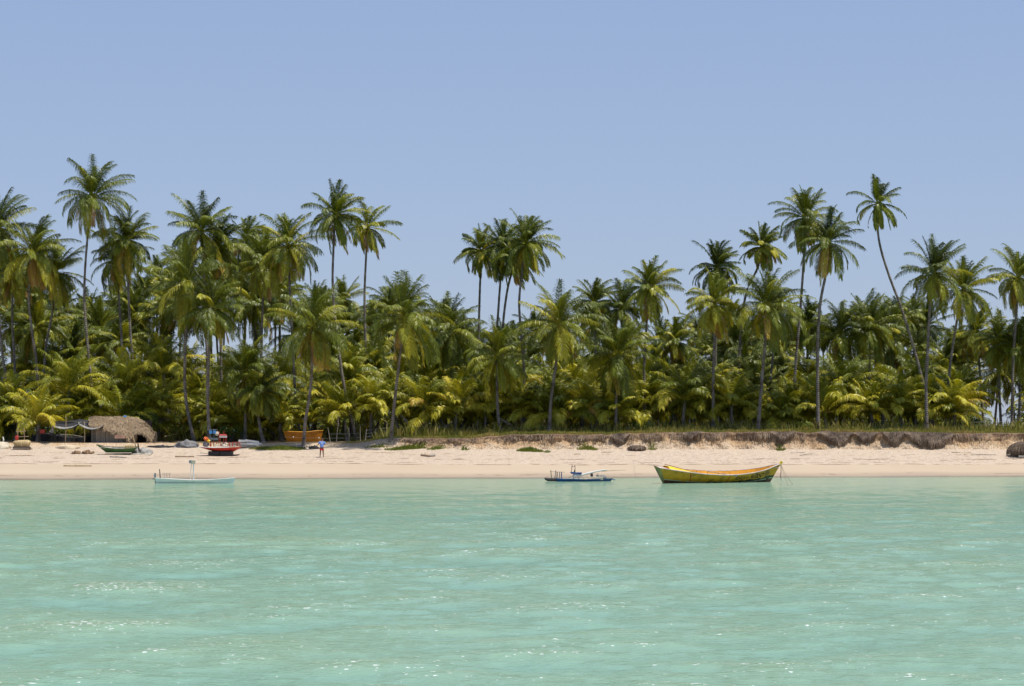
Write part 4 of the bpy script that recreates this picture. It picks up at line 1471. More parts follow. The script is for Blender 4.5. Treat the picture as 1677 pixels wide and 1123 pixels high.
# ---- white outrigger boat
bw = empty('rowing_boat', P(320, 791, 187.5), 'low slender white boat with a signboard mast afloat off the left beach', 'boat')
bw.location.z = 0
Hw = Hull(6.15, .9, [(0, .37), (.25, .29), (.5, .23), (.75, .28), (1, .38)], .25, .25, .15, tw=.45, tm=.4, p=.5)
M['paleblue'] = mat('pale_blue_hull', (.86, .86, .82), (.72, .75, .71), 2, .4)
Hw.shell('hull', M['paleblue'], bw); Hw.transom_obj('transom', M['paleblue'], bw); Hw.rail('gunwale', M['white'], bw, .032)
vs = []; fs = []
for i in range(21):
    u = .02 + .97 * i / 20
    for sd_ in (-1, 1): vs.append(Hw.pt(u, .9, sd_, .01))
for i in range(20): fs.append((2 * i, 2 * i + 2, 2 * i + 3, 2 * i + 1))
mesh_obj('deck', vs, fs, M['white'], bw)
k = 187.5 / F


def wl(px, py, y=0.): return Vector(((px - 320) * k, y, CH - (py - 693) / F * (187.5 + y)))


b = MB(); b.tube([wl(317, 786), wl(317, 758)], .045, 8); b.build('mast', M['white'], bw)
b = MB(); b.tube([wl(311.5, 785), wl(313.5, 758)], .026, 8); b.build('mast_stay', M['white'], bw)
b = MB(); b.box(wl(317, 756.5, -.04), (.30, .03, .27)); b.build('signboard', M['cream'], bw)
b = MB(); b.box(wl(311.5, 756), (.19, .03, .24), R(25)); b.build('side_panel', M['metal'], bw)
b = MB(); b.tube([wl(262.5, 783), wl(261.3, 768)], [.045, .035], 6); b.build('stern_post', M['darkwood'], bw)
b = MB(); b.box(wl(254, 778), (.13, .16, .34), 0, 0, 0, .85); b.box(wl(254.5, 787), (.07, .08, .5)); b.box(wl(253, 784), (.28, .1, .07)); b.build('outboard_motor', M['metal'], bw)
b = MB(); b.tube([wl(265.5, 775), wl(280, 775)], .016, 5)
for x in (269, 273, 277.5): b.tube([wl(x, 783), wl(x, 775)], .016, 5)
b.build('stern_rail', M['greywood'], bw)
b = MB(); b.tube([wl(376, 784), wl(376, 779)], .03, 6); b.build('cleat', M['white'], bw)

# ---- blue sailing raft
br = empty('sailing_raft', P(950, 788, 193.5), 'flat blue sailing raft with furled sail and black steering end by the shore', 'raft')
br.location.z = 0
kr = 193.5 / F


def rl(px, py, y=0.): return Vector(((px - 950) * kr, y, CH - (py - 693) / F * (193.5 + y)))


Hr = Hull(4.55, 1.35, [(0, .24), (.5, .18), (1, .24)], .18, .35, .1, tw=.75, tm=.35, p=.35, pw=3)
hr = Hr.shell('hull', M['blue'], br); hr.location.x = .35
tr_ = Hr.transom_obj('transom', M['black'], br); tr_.location.x = .35
vs = []; fs = []
for i in range(21):
    for sd_ in (-1, 1): vs.append(Hr.pt(i / 20, .97, sd_) + Vector((.35, 0, 0)))
for i in range(20): fs.append((2 * i, 2 * i + 2, 2 * i + 3, 2 * i + 1))
mesh_obj('deck', vs, fs, M['greywood'], br)
b = MB(); b.tube([rl(892, 783), rl(896, 785), rl(915, 785.5)], [.08, .12, .11], 7); b.box(rl(906, 786), (.9, .5, .17)); b.build('stern_beam', M['black'], br)
b = MB(); b.tube([rl(1003, 785), rl(1008, 785.5)], [.05, .03], 6); b.build('bow_spike', M['blue'], br)
for x0, y0, x1, m_ in ((902, 770, 903.5, 'bamboo'), (910.5, 770, 908.5, 'greywood'), (912.5, 773, 912, 'darkwood'), (916.5, 773, 916.5, 'greywood'), (919.5, 773, 920, 'blue')):
    b = MB(); b.tube([rl(x1, 785), rl(x0, y0)], [.045, .04], 6); b.build('post', M[m_], br)
b = MB(); b.tube([rl(901, 772), rl(925, 773)], .022, 5); b.build('cross_bar', M['greywood'], br)
for x0, x1 in ((937, 935.5), (941.5, 942)):
    b = MB(); b.tube([rl(x1, 774), rl(x0, 761)], .024, 5); b.build('mast_bench_post', M['darkwood'], br)
b = MB(); b.tube([rl(936, 764), rl(942, 764)], .018, 5); b.build('cross_bar', M['darkwood'], br)
b = MB(); b.box(rl(944, 774.5), (.85, .35, .12)); b.box(rl(937, 773.5), (.3, .4, .08))
b.tube([rl(939, 785), rl(939, 774)], .03, 5); b.tube([rl(948, 785), rl(948, 774)], .03, 5); b.build('bench', M['blue'], br)
b = MB(); b.box(rl(975.5, 783.2, -.1), (1.15, .7, .26)); b.box(rl(962, 784.5, -.3), (.6, .4, .18), .1); b.build('hatch_box', M['cream'], br)
# furled sail is a part of the raft's rig
sail = [rl(938, 781), rl(944, 779.5), rl(952, 778.5), rl(960, 776.5), rl(972, 773.5), rl(984, 771), rl(994, 770)]
b = MB(); b.tube([p + Vector((0, 0, .03)) for p in trunk_pts(sail, 24)], [.09, .13, .16, .17, .13, .15, .13, .11, .11, .1, .09, .09, .1, .1, .09, .08, .08, .07, .07, .06, .06, .05, .05, .04, .03][:len(trunk_pts(sail, 24))], 9, wob=.12)
b.build('furled_sail', M['white'], br, smooth=True)
b = MB(); b.tube([rl(985, 771.5), rl(1010, 770), rl(1025, 769.5)], [.03, .022, .012], 6); b.tube([rl(925, 783), rl(940, 779)], .02, 5); b.build('spar', M['bamboo'], br)
o = MB().tube([(0, 0, 0), (0, 0, .16)], [.05, .05], 8).tube([(0, 0, .16), (0, 0, .24)], [.03, .018], 8).build('bottle', M['green']); o.location = br.location + rl(941, 774) + Vector((0, 0, .02)); tag(o, 'green bottle standing on the bench of the blue raft', 'bottle')
for x, y, m_, lab in ((969, 779, 'black', 'dark jerrycan behind the furled sail of the blue raft'), (978.5, 781, 'metal', 'grey canister at the forward end of the blue raft')):
    b = MB(); b.box((0, 0, .16), (.2, .16, .32)); b.tube([(-.05, 0, .33), (-.04, 0, .4), (.05, 0, .4), (.06, 0, .33)], .02, 5)
    o = b.build('jerrycan', M[m_]); o.location = br.location + rl(x, y + 3); tag(o, lab, 'jerrycan')
b = MB(); b.blob((0, 0, .14), (.36, .3, .18), 3, .2, 3, 16, 8, flat=-.14); o = b.build('fishing_net', M['netgrey'], smooth=True); o.location = br.location + rl(986, 784.5); tag(o, 'bundled grey net on the bow end of the blue raft', 'fishing net')

# ---- green canoe on the sand
gb = hit(192, 744)
bg_ = empty('canoe', (gb.x, gb.y, gb.z + .22), 'dark green wooden canoe with leaning mast hauled up before the thatched hut', 'canoe')
kg = gb.y / F


def mk(px0, Yb, root):
    return lambda px, py, y=0.: Vector(((px - 838.5) / F * (Yb + y), Yb + y, CH - (py - 693) / F * (Yb + y))) - root.location


gl = mk(0, gb.y, bg_)
Hg = Hull(3.75, .95, [(0, .44), (.15, .38), (.5, .36), (.8, .46), (1, .66)], .06, .85, .5, tw=.5, tm=.35, p=.45)
hgo = Hg.shell('hull', M['green'], bg_)
bg_.rotation_euler = (R(-11), 0, R(180))
Hg.transom_obj('transom', M['green'], bg_); Hg.rail('gunwale', M['green'], bg_, .025)
Hg.shell('lining', M['greywood'], bg_, inset=.04, v0=.3)
b = MB(); b.box((-1.95, 0, .42), (.12, .06, .75), 0, .15); b.build('rudder', M['darkwood'], bg_)
b = MB(); b.tube([(-1.75, 0, .35), (-1.35, .05, 1.8), (-1.05, .1, 3.25)][::1], [.055, .05, .035], 7); b.build('mast', M['bamboo'], bg_)
b = MB(); b.box((-1.1, 0, .45), (.9, .55, .34), 0, 0, 0, .8); b.build('locker', M['crusty'], bg_)
b = MB(); b.box((1.0, 0, .42), (1.1, .55, .05), 0, -.06); b.build('thwart', M['greywood'], bg_)


def log(px0, py0, px1, py1, r, label, m='greywood', name='log', knot=True, lift=0):
    a = hit(px0, py0); c = hit(px1, py1); a.z += r * .7 + lift; c.z += r * .7 + lift
    d = c - a
    b = MB(); b.tube([d * (i / 8) + Vector((0, 0, .25 * r * fbm(i * .9, px0))) for i in range(9)], [r * (1 + .12 * fbm(i * .8, px1)) for i in range(9)], 8, wob=.06)
    if knot: b.tube([d * .42, d * .42 + Vector((.02, 0, r * 2.2))], [r * .5, r * .3], 6)
    o = b.build(name, M[m], smooth=True); o.location = a; tag(o, label, 'log'); return o


log(104, 763.5, 150, 763.5, .07, 'straight pale log with a knot on the lower sand at the left', 'bamboo')
log(180, 748.5, 207, 750, .07, 'short thick log on the sand in front of the green canoe', 'greywood')
log(287, 748.5, 318, 748.5, .075, 'squared brown beam on the sand left of the red boat', 'wood', knot=False)
log(690, 746.5, 704, 748, .11, 'fat short log on the sand right of the creeper patch', 'wood')
log(704, 748, 713, 747, .13, 'stubby trunk piece touching the fat short log', 'greywood', knot=False)
log(1668, 750, 1690, 751, .14, 'grey log cut off by the right edge below the root ball', 'greywood', knot=False)
log(985, 741, 1002, 740.5, .03, 'thin driftwood stick lying on the sand above the blue raft', 'wood', knot=False)
log(214, 745, 247, 745.5, .08, 'cream roller log under the white sheet right of the canoe', 'cream', knot=False)
log(172, 744.5, 222, 743.5, .06, 'dark roller log under the green canoe', 'darkwood', knot=False)
log(1294, 742, 1318, 741, .03, 'long thin driftwood branch above the bow of the yellow boat', 'greywood')
log(1310, 746, 1332, 743, .035, 'forked pale driftwood branch right of the thin one', 'greywood')
log(1590, 744, 1632, 745, .03, 'thin crooked driftwood stick near the right root ball', 'greywood')
log(1558, 741, 1590, 742, .035, 'driftwood stick right under the largest root curtain', 'wood')
log(270, 725, 296, 718, .03, 'thin pole leaning on the grey net pile', 'bamboo', knot=False, lift=.5)


def heap(px, py, w, h, d, m, label, cat, name, seed=1, amp=.25, lift=0, fr=1.6, smooth=True):
    c = hit(px, py)
    b = MB(); b.blob((0, 0, 0), (w, d, h), seed, amp, fr, 34, 16, flat=-.12)
    o = b.build(name, M[m], smooth=smooth); o.location = (c.x, c.y + d * .5, c.z + lift)
    return tag(o, label, cat)


heap(110, 735, 1.15, .42, .7, 'sandpile', 'smooth heap of sand under the left pole of the tarp shelter', 'sand heap', 'sand_heap', 4, .15)
heap(0, 735, .85, .62, .6, 'cream', 'pale covered mound at the left edge of the picture', 'mound', 'covered_mound', 8, .2)
heap(124, 743, .42, .25, .4, 'debris', 'left one of two small piles of dry wrack before the hut', 'wrack pile', 'seaweed_pile', 6, .45, fr=3)
heap(143, 743, .5, .3, .4, 'debris', 'right one of two small piles of dry wrack before the hut', 'wrack pile', 'seaweed_pile', 7, .45, fr=3)
heap(232, 744, .85, .55, .55, 'tarp', 'crumpled white sheet heaped behind the stern of the green canoe', 'sheet', 'plastic_sheet', 5, .3, fr=2.4)
heap(262, 733, 1.1, .22, .5, 'netdark', 'flat dark net spread on the sand right of the hut', 'fishing net', 'fishing_net', 12, .4, fr=3)
heap(305, 733, 1.25, .62, .6, 'netgrey', 'tall grey net pile at the foot of the spreading palm', 'fishing net', 'fishing_net', 13, .3, fr=2.4)
heap(514, 735, .45, .28, .3, 'netdark', 'small tangle of nets on the sand behind the person', 'fishing net', 'fishing_net', 14, .4, fr=3)

# palm roots spread on the sand at the foot of the palm by the orange boat
c = hit(500, 732)
b = MB()
for i in range(9):
    a = -pi * .95 + i * .22 + rng.uniform(-.1, .1); l = rng.uniform(.7, 1.5)
    pts = []
    for j in range(6):
        t = j / 5; x = cos(a) * l * t; y = sin(a) * l * t * .9
        pts.append(Vector((x, y, (gz(c.x + x, c.y + y) - c.z) + .22 * (1 - t) + .03)))
    b.tube(pts, [.09, .075, .06, .05, .035, .02], 6, wob=.15)
o = b.build('exposed_roots', M['greywood'], smooth=True); o.location = c; tag(o, 'pale tangled roots on the sand at the foot of the palm by the orange boat', 'roots')

# ---- raft at the far left
c = hit(35, 736)
rf = empty('fishing_raft', c, 'small rusty-yellow raft with upright rack ashore at the far left', 'raft')
fl = mk(0, c.y, rf)
b = MB()
for j, yy in enumerate((-.3, 0, .3)):
    b.tube([fl(21, 733, yy), fl(50, 733, yy)], .10, 8)
b.build('base_logs', M['darkwood'], rf)
b = MB(); b.tube([fl(23, 727), fl(26, 726), fl(46, 726), fl(49, 727)], [.26, .33, .34, .27], 14, wob=.05); b.build('foam_float', M['crusty'], rf, smooth=True)
b = MB(); b.tube([fl(22, 733, -.2), fl(27, 721, -.05)], .04, 6); b.build('brace', M['wood'], rf)
for x0, x1 in ((28.8, 29.5), (40.5, 39)):
    b = MB(); b.tube([fl(x0, 728), fl(x1, 701)], .04, 6); b.build('post', M['wood'], rf)
for y_, xa, xb in ((706.5, 26.5, 42), (715, 30, 47)):
    b = MB(); b.tube([fl(xa, y_ + .3), fl(xb, y_ - .6)], .035, 6); b.build('cross_bar', M['wood'], rf)
rc = MB(); rc.blob(fl(27.5, 717.5, -.1), (.17, .1, .26), 2, .25, 2.5, 12, 10); o = rc.build('rag', M['red'], smooth=True); o.location = rf.location; tag(o, 'red rag hanging on the rack of the far left raft', 'rag')
for x, y, lab in ((16.5, 731, 'white round float left of the far left raft'), (50.5, 733, 'pale round float at the right end of the far left raft')):
    q = hit(x, y + 3); b = MB(); b.blob((0, 0, .15), (.17, .17, .17), 1, .05, 1, 12, 8); b.tube([(0, 0, .3), (0, 0, .36)], .04, 6); o = b.build('float', M['cream'], smooth=True); o.location = q; tag(o, lab, 'float')
q = hit(10, 734); q = P(9, 728, q.y + 1.2); q.z = gz(q.x, q.y)
ch = empty('chair', q, 'white plastic chair behind the pale mound at the left edge', 'chair')
for dx, dy in ((-.2, -.2), (.2, -.2), (-.2, .2), (.2, .2)):
    b = MB(); b.tube([(dx * 1.1, dy * 1.1, 0), (dx, dy, .43)], .02, 5); b.build('leg', M['white'], ch)
b = MB(); b.box((0, 0, .44), (.46, .46, .03)); b.build('seat', M['white'], ch)
b = MB(); b.box((-.2, 0, .78), (.03, .44, .36), 0, -.2); b.tube([(-.2, .2, .45), (-.24, .2, .6)], .02, 5); b.tube([(-.2, -.2, .45), (-.24, -.2, .6)], .02, 5); b.build('backrest', M['white'], ch)

# ---- thatched hut
def thatch_piece(rows, name, parent, n=2600, seed=5, fringe=None):
    """a lofted roof sheet covered with straw blades"""
    r = random.Random(seed)
    nx = len(rows[0]); nr = len(rows)
    vs = [p for rw in rows for p in rw]; fs = []
    for j in range(nr - 1):
        for i in range(nx - 1):
            a = j * nx + i; fs.append((a, a + 1, a + nx + 1, a + nx))
    def at(s, t):
        fi = s * (nx - 1); i = min(nx - 2, int(fi)); fj = t * (nr - 1); j = min(nr - 2, int(fj)); a = fi - i; c = fj - j
        return (rows[j][i] * (1 - a) + rows[j][i + 1] * a) * (1 - c) + (rows[j + 1][i] * (1 - a) + rows[j + 1][i + 1] * a) * c
    for k in range(n):
        s = r.random(); t = r.random() ** .8
        p = at(s, t); d = (at(s, min(1, t + .05)) - at(s, max(0, t - .05)))
        if d.length < 1e-4: continue
        d.normalize(); d = (d + Vector((r.uniform(-.35, .35), r.uniform(-.25, .25), r.uniform(-.25, .12)))).normalized()
        nrm = Vector((0, -.6, .8)); w = d.cross(nrm).normalized() * r.uniform(.012, .035); l = r.uniform(.25, .7)
        p = p + nrm * r.uniform(.01, .15); b = len(vs)
        vs += [p - w, p + w, p + d * l - w * .5 + nrm * .03, p + d * l + w * .5 + nrm * .03]; fs.append((b, b + 1, b + 3, b + 2))
    return mesh_obj(name, vs, fs, M['thatch'], parent)


hc = hit(200, 733)
hc = Vector((P(200, 733, 232).x, 232, 0)); hc.z = gz(hc.x, 232)
hut = empty('thatched_hut', hc, 'low hut with shaggy palm-thatch roof and plank walls on the left beach', 'hut')
hl = mk(0, 232, hut)
ridge = [(148, 684), (156, 682.5), (170, 682.5), (185, 682.5), (200, 682.5), (213, 683), (224, 684), (233, 688), (241, 694), (247, 700), (251, 707), (253.5, 715)]
eave = [(147, 694), (153, 697), (163, 699), (176, 702), (190, 706), (203, 711), (214, 720), (224, 707), (232, 706), (241, 712), (248, 722), (254, 731)]
yr = [0.9, .9, .9, .9, .9, .9, .9, .8, .6, .3, 0, -.3]
ye = [-1.0, -1.1, -1.2, -1.25, -1.3, -1.35, -1.4, -1.4, -1.4, -1.35, -1.2, -.9]
rows = []
for t in np.linspace(0, 1, 9):
    row = []
    for i in range(len(ridge)):
        a = hl(*ridge[i], yr[i]); c = hl(*eave[i], ye[i]); q = a.lerp(c, float(t)); q.z += .22 * sin(pi * t) + .04 * fbm(i * .9, t * 5)
        row.append(q)
    rows.append(row)
rt = thatch_piece(rows, 'roof', hut, 6500)
rows2 = []
for t in np.linspace(0, 1, 5):
    rows2.append([hl(*ridge[i], yr[i]).lerp(hl(ridge[i][0] + (3 if i > 8 else 0), 706 + 1.5 * max(0, i - 6), 3.2), float(t)) for i in range(len(ridge))])
thatch_piece(rows2, 'back_roof', hut, 500, 6)
# hanging thatch on the right end and in the middle
r5 = random.Random(9); vs = []; fs = []
def strand(p, l, wd=.03):
    b = len(vs); w = Vector((wd, r5.uniform(-.02, .02), 0)); e = p + Vector((r5.uniform(-.12, .12), r5.uniform(-.12, .12), -l))
    vs.extend([p - w, p + w, e - w * .4, e + w * .4]); fs.append((b, b + 1, b + 3, b + 2))
for k in range(1900):
    s = r5.random() * (len(eave) - 1); i = int(s); f_ = s - i
    q = hl(*eave[i], ye[i]).lerp(hl(*eave[i + 1], ye[i + 1]), f_) + Vector((0, r5.uniform(-.05, .25), r5.uniform(0, .12)))
    strand(q, r5.uniform(.08, .36) if i < 6 or i in (7, 8) else r5.uniform(.2, .8))
for k in range(700):
    q = hl(r5.uniform(240, 256), r5.uniform(706, 724), r5.uniform(-.9, .2)); strand(q, r5.uniform(.3, .8))
mesh_obj('thatch_fringe', vs, fs, M['thatch'], hut)
x = 159.0; i = 0
b = MB()
while x < 214:
    w_ = rng.uniform(2.6, 4.2)
    top = float(np.interp(x, [159, 180, 205, 214], [699, 702, 709, 714]))
    a = hl(x, 735, -.75 + rng.uniform(-.015, .015)); c = hl(x, top - 4, -.75)
    b.box((a.x, a.y, (a.z + c.z) / 2), (w_ * .058 * .93, .03, c.z - a.z))
    x += w_
b.build('front_wall', M['planks'], hut)
b = MB(); a = hl(245, 735, .1); c = hl(160, 735, .6); b.box(((a.x + c.x) / 2, 1.6, 1.0), (abs(a.x - c.x), .05, 2.3)); b.build('rear_wall', M['darkwood'], hut)
for x_ in (161, 214, 222, 244):
    b = MB(); b.tube([hl(x_, 736, -.85), hl(x_ + rng.uniform(-1, 1), 700 if x_ < 230 else 712, -.85)], .05, 6); b.build('post', M['greywood'], hut)
b = MB(); b.box(hl(196.5, 715, -1.75), (1.0, .04, .33)); b.build('signboard', mat('faded_pink_board', (.55, .34, .24), (.4, .24, .17), 3, .8), hut)
b = MB(); b.box(hl(153, 717, -.2), (.42, .04, 1.6)); b.build('door', M['planks'], hut)
b = MB(); b.box(hl(203, 683.5, 0) + Vector((0, .6, .12)), (.3, .2, .03), 0, 0, .6); b.build('roof_patch', M['skyblue'], hut)

# ---- tarp shelter
sc_ = Vector((P(112, 733, 231).x, 231, 0)); sc_.z = gz(sc_.x, 231)
sh = empty('tarp_shelter', sc_, 'open shelter of sagging black and grey tarps on two thin poles left of the hut', 'shelter')
tl = mk(0, 231, sh)
for (xa, ya, xb, yb, lab) in ((106.5, 735, 108.3, 679, 'pole'), (138.5, 735, 138, 690, 'pole')):
    b = MB(); b.tube([tl(xa, ya, -.6), tl((xa + xb) / 2 + .4, (ya + yb) / 2, -.6), tl(xb, yb, -.6)], [.045, .04, .03], 7); b.build('pole', M['bamboo'], sh)
for (xa, xb, xc, yt0, yt1, nm, sag) in ((86, 96, 133, 693, 690, 'tarp', 8), (128, 140, 170, 689, 694, 'tarp', 9)):
    # a dark sheet on top, its pale folded underside hanging in front
    for part, m_, dy0, dy1, th in (('black_sheet', 'tarpdark', -2, 5, 2.6), ('pale_sheet', 'tarp', 2.6, 6.5, -.75)):
        rws = []
        for j in range(7):
            v = j / 6; row = []
            for i in range(21):
                u = i / 20
                x_ = xa + (xc - xa) * u
                s_ = sag * (.1 + .9 * v) * max(0, sin(pi * min(1, u))) ** .8 if part == 'black_sheet' else sag * (sin(pi * u) ** .7)
                y_ = yt0 + (yt1 - yt0) * u + s_ * (.85 + .15 * v) + dy0 * (1 - v) + (dy1 if part == 'black_sheet' else (4.5 * (1 - u) ** .7 + 1.2)) * v - 1.5
                dpt = (-.7 + th * (1 - v)) if part == 'black_sheet' else (-.75 - .12 * v)
                row.append(tl(x_, y_, dpt) + Vector((0, .05 * fbm(i * .5, j * .5, 3), .03 * fbm(i * .7, j))))
            rws.append(row)
        cloth(part, rws, M[m_], sh, .012)
b = MB(); b.tube([tl(84, 692, -.5), tl(108, 690, -.6), tl(138, 691, -.6), tl(168, 694, -.6)], .012, 4); b.build('guy_line', M['rope'], sh)
rws = [[tl(84 + (2 + v * 1.) * (u - .5) * 1.6 + 2, 697 + v * 9, -.5) + Vector((0, .06 * sin(u * 9), 0)) for u in np.linspace(0, 1, 6)] for v in np.linspace(0, 1, 6)]
cloth('hanging_cloth', rws, M['tarp'], sh, .01)
# dark mesh screen along the back of the shelter
q = Vector((P(105, 733, 234).x, 234, 0)); q.z = gz(q.x, 234)
scn = empty('netting_screen', q, 'black netting screen closing off the yard behind the tarp shelter', 'screen')
ql = mk(0, 234, scn)
rws = [[ql(52 + 108 * u, 712 + 25 * v - 3 * sin(u * 7) * (1 - v), .12 * sin(u * 23)) for u in np.linspace(0, 1, 40)] for v in np.linspace(0, 1, 8)]
cloth('mesh', rws, M['netdark'], scn, .01)
for x_ in (53, 74, 97, 121, 143, 159):
    b = MB(); b.tube([ql(x_, 737), ql(x_, 708)], .04, 6); b.build('post', M['darkwood'], scn)
b = MB(); b.tube([ql(98, 711, -.3), ql(118, 712, -.3), ql(136, 715, -.3)], .035, 6); o = b.build('stick', M['greywood']); o.location = scn.location; tag(o, 'crooked pale stick laid across the top of the netting screen', 'stick')


def crate(px, py, Y, w, h, m, label, name='crate', hang=False):
    p = P(px, py, Y); g = gz(p.x, Y)
    b = MB()
    t = .04
    b.box((0, 0, t / 2), (w, w * .7, t))
    for dx, dy, sx, sy in ((0, -.35 * w, w, t), (0, .35 * w, w, t), (-w / 2, 0, t, w * .7), (w / 2, 0, t, w * .7)):
        b.box((dx, dy, h / 2 + t), (sx, sy, h))
    o = b.build(name, M[m]); o.location = (p.x, Y, p.z); tag(o, label, 'crate'); return o


# a rough workbench carries the crate and the folded cloth
q = Vector((P(77, 733, 231.5).x, 231.5, 0)); q.z = gz(q.x, 231.5)
wb = empty('workbench', q, 'dark rough workbench in the shade left of the tarp shelter', 'workbench')
b = MB(); b.box((0, 0, .72), (1.7, .7, .05)); b.build('bench_top', M['darkwood'], wb)
for dx, dy in ((-.75, -.28), (.75, -.28), (-.75, .28), (.75, .28)):
    b = MB(); b.tube([(dx, dy, 0), (dx, dy, .7)], .035, 6); b.build('leg', M['darkwood'], wb)
pz = q.z + .745
cr_ = crate(69.5, 718, 231.5, .44, .34, 'red', 'red crate on the dark workbench left of the tarp shelter'); cr_.location.z = pz
b = MB(); b.blob((0, 0, .16), (.26, .2, .17), 4, .3, 2.5, 14, 8, flat=-.16); b.box((-.45, 0, .03), (.5, .06, .04), 0, .1); o = b.build('cloth_bundle', M['tarp'], smooth=True)
o.location = (P(85, 718, 231.5).x, 231.5, pz); tag(o, 'pale grey bundle of cloth on the right end of the workbench', 'bundle')

# ---- red boat with gear
c = hit(361, 746)
rb = empty('fishing_raft', (c.x, c.y, c.z), 'red boat-shaped raft loaded with gear, propped up on dark blocks on the sand', 'fishing boat')
dl = mk(0, c.y, rb)
kb = c.y / F
z0 = dl(361, 739).z
Hb = Hull(72 * kb, 1.3, [(0, .42), (.3, .36), (.6, .37), (1, .43)], -.02, .75, 1.35, tw=.0, tm=.5, p=.4, pw=2.6)
hb = Hb.shell('hull', M['red'], rb); hb.location = (0, 0, z0 - .02)
vs = []; fs = []
for i in range(25):
    for sd_ in (-1, 1): vs.append(Hb.pt(i / 24, .99, sd_))
for i in range(24): fs.append((2 * i, 2 * i + 2, 2 * i + 3, 2 * i + 1))
dk = mesh_obj('deck', vs, fs, M['pink'], rb); dk.location = hb.location
ra = Hb.rail('white_rail', M['white'], rb, .04, u0=.0, u1=.7); ra.location = hb.location
dz = dl(361, 731).z
for x_, w_, ya in ((351, 1.0, 742.5), (371.5, 1.1, 743.5)):
    a = dl(x_, ya); zt = z0 + .02
    b = MB(); b.box((a.x, 0, zt / 2), (w_, .9, max(.15, zt))); o = b.build('prop_block', M['black']); o.location = rb.location
    tag(o, 'left dark block propping up the red boat' if x_ < 360 else 'right dark block propping up the red boat', 'block')
log(328, 742, 348, 743, .05, 'cream roller pole sticking out left under the red boat', 'cream', knot=False)
log(372, 746.5, 392, 745, .05, 'dark roller pole sticking out right under the red boat', 'darkwood', knot=False)


def post_on(pairs, m, name='post', r=.035):
    for (xa, ya, xb, yb, y) in pairs:
        b = MB(); b.tube([dl(xa, ya, y), dl(xb, yb, y)], r, 6); b.build(name, M[m], rb)


post_on([(358.5, 731, 359, 706, -.2), (366.5, 731, 366.5, 706, -.2)], 'red', 'rack_post')
post_on([(344.5, 731, 344.5, 722, -.1), (350, 731, 350, 722, -.1), (355, 731, 355, 722, -.1), (344.5, 731, 344.5, 722, .3)], 'red', 'table_leg', .04)
post_on([(344, 722, 344, 703, .1), (350.5, 722, 350.5, 703, .1)], 'metal', 'rack_post', .03)
b = MB(); b.box(dl(348, 717.5, .1), (1.15, .55, .06)); b.box(dl(349, 719.5, .1), (.9, .45, .12)); b.build('table', M['metal'], rb)
b = MB(); b.box(dl(347.5, 703.2, .1), (.9, .06, .04)); b.build('cross_bar', M['metal'], rb)
b = MB(); b.box(dl(365.5, 714.8, -.1), (.62, .6, .18)); b.build('cabin_band', M['white'], rb)
b = MB(); b.box(dl(365.5, 712, -.1), (.66, .64, .13), 0, 0, 0, .8); b.build('cabin_roof', M['red'], rb)
post_on([(361, 731, 361, 716, -.3), (370, 731, 370, 716, -.3), (361, 731, 361, 716, .15), (370, 731, 370, 716, .15)], 'red', 'cabin_post', .028)
for x_ in (376, 381, 388, 393):
    post_on([(x_, 731, x_, 724.5, -.35)], 'red', 'rail_post', .045)
b = MB(); b.tube([dl(380, 724.5, -.35), dl(388.5, 724.5, -.35)], .04, 6); b.tube([dl(390, 725, -.35), dl(391.5, 723.5, -.35), dl(393.5, 725, -.35)], .04, 6); b.tube([dl(374, 726, -.35), dl(375.5, 724, -.35), dl(377, 726, -.35)], .035, 6); b.build('hand_rail', M['red'], rb)


def gear(px, py, y, m, label, cat, name, fn):
    b = MB(); fn(b); o = b.build(name, M[m], smooth=False); o.location = rb.location + dl(px, py, y); tag(o, label, cat); return o


jc = lambda b: (b.box((0, 0, .13), (.26, .2, .26)), b.tube([(-.06, 0, .27), (-.05, 0, .33), (.06, 0, .33), (.07, 0, .27)], .018, 5))
gear(345, 710, .1, 'skyblue', 'left light-blue canister tied on the rack of the red boat', 'canister', 'canister', jc)
gear(351.5, 710, .1, 'skyblue', 'right light-blue canister tied on the rack of the red boat', 'canister', 'canister', jc)
gear(355.5, 712.5, .1, 'cream', 'cream buoy hanging right of the light-blue canisters', 'buoy', 'buoy', lambda b: (b.blob((0, 0, .13), (.18, .15, .2), 2, .15, 2, 12, 8), b.tube([(0, 0, .3), (0, 0, .4)], .02, 5)))
gear(337, 720, -.2, 'orange2', 'orange flag bundle at the left end of the gear on the red boat', 'flag', 'flag', lambda b: (b.blob((0, 0, .1), (.2, .12, .16), 3, .4, 2.5, 12, 8), b.tube([(0, 0, -.6), (0, 0, .25)], .015, 5)))
gear(341.5, 722.3, -.2, 'yellow', 'yellow cloth hanging beside the orange flag bundle', 'cloth', 'cloth', lambda b: (b.blob((0, 0, .04), (.16, .1, .1), 5, .4, 2.5, 12, 8), b.box((.03, 0, -.06), (.16, .03, .12))))
gear(337.5, 731, .0, 'netgrey', 'round grey net bundle on the bow of the red boat', 'fishing net', 'fishing_net', lambda b: b.blob((0, 0, .22), (.3, .28, .27), 6, .15, 2, 14, 10))
gear(368, 731, -.1, 'cream', 'tan heap of netting on the deck under the small red roof', 'fishing net', 'fishing_net', lambda b: b.blob((0, 0, .10), (.36, .3, .26), 7, .25, 2, 14, 10, flat=-.08))
gear(345, 731, -.35, 'red', 'small red canister on the deck of the red boat', 'canister', 'canister', lambda b: (b.box((0, 0, .1), (.14, .14, .2)), b.tube([(0, 0, .2), (0, 0, .26)], .03, 6)))
gear(355, 731, -.3, 'cream', 'cream sack slumped on the deck by the table of the red boat', 'sack', 'sack', lambda b: b.blob((0, 0, .07), (.26, .2, .15), 9, .3, 2, 14, 8, flat=-.06))
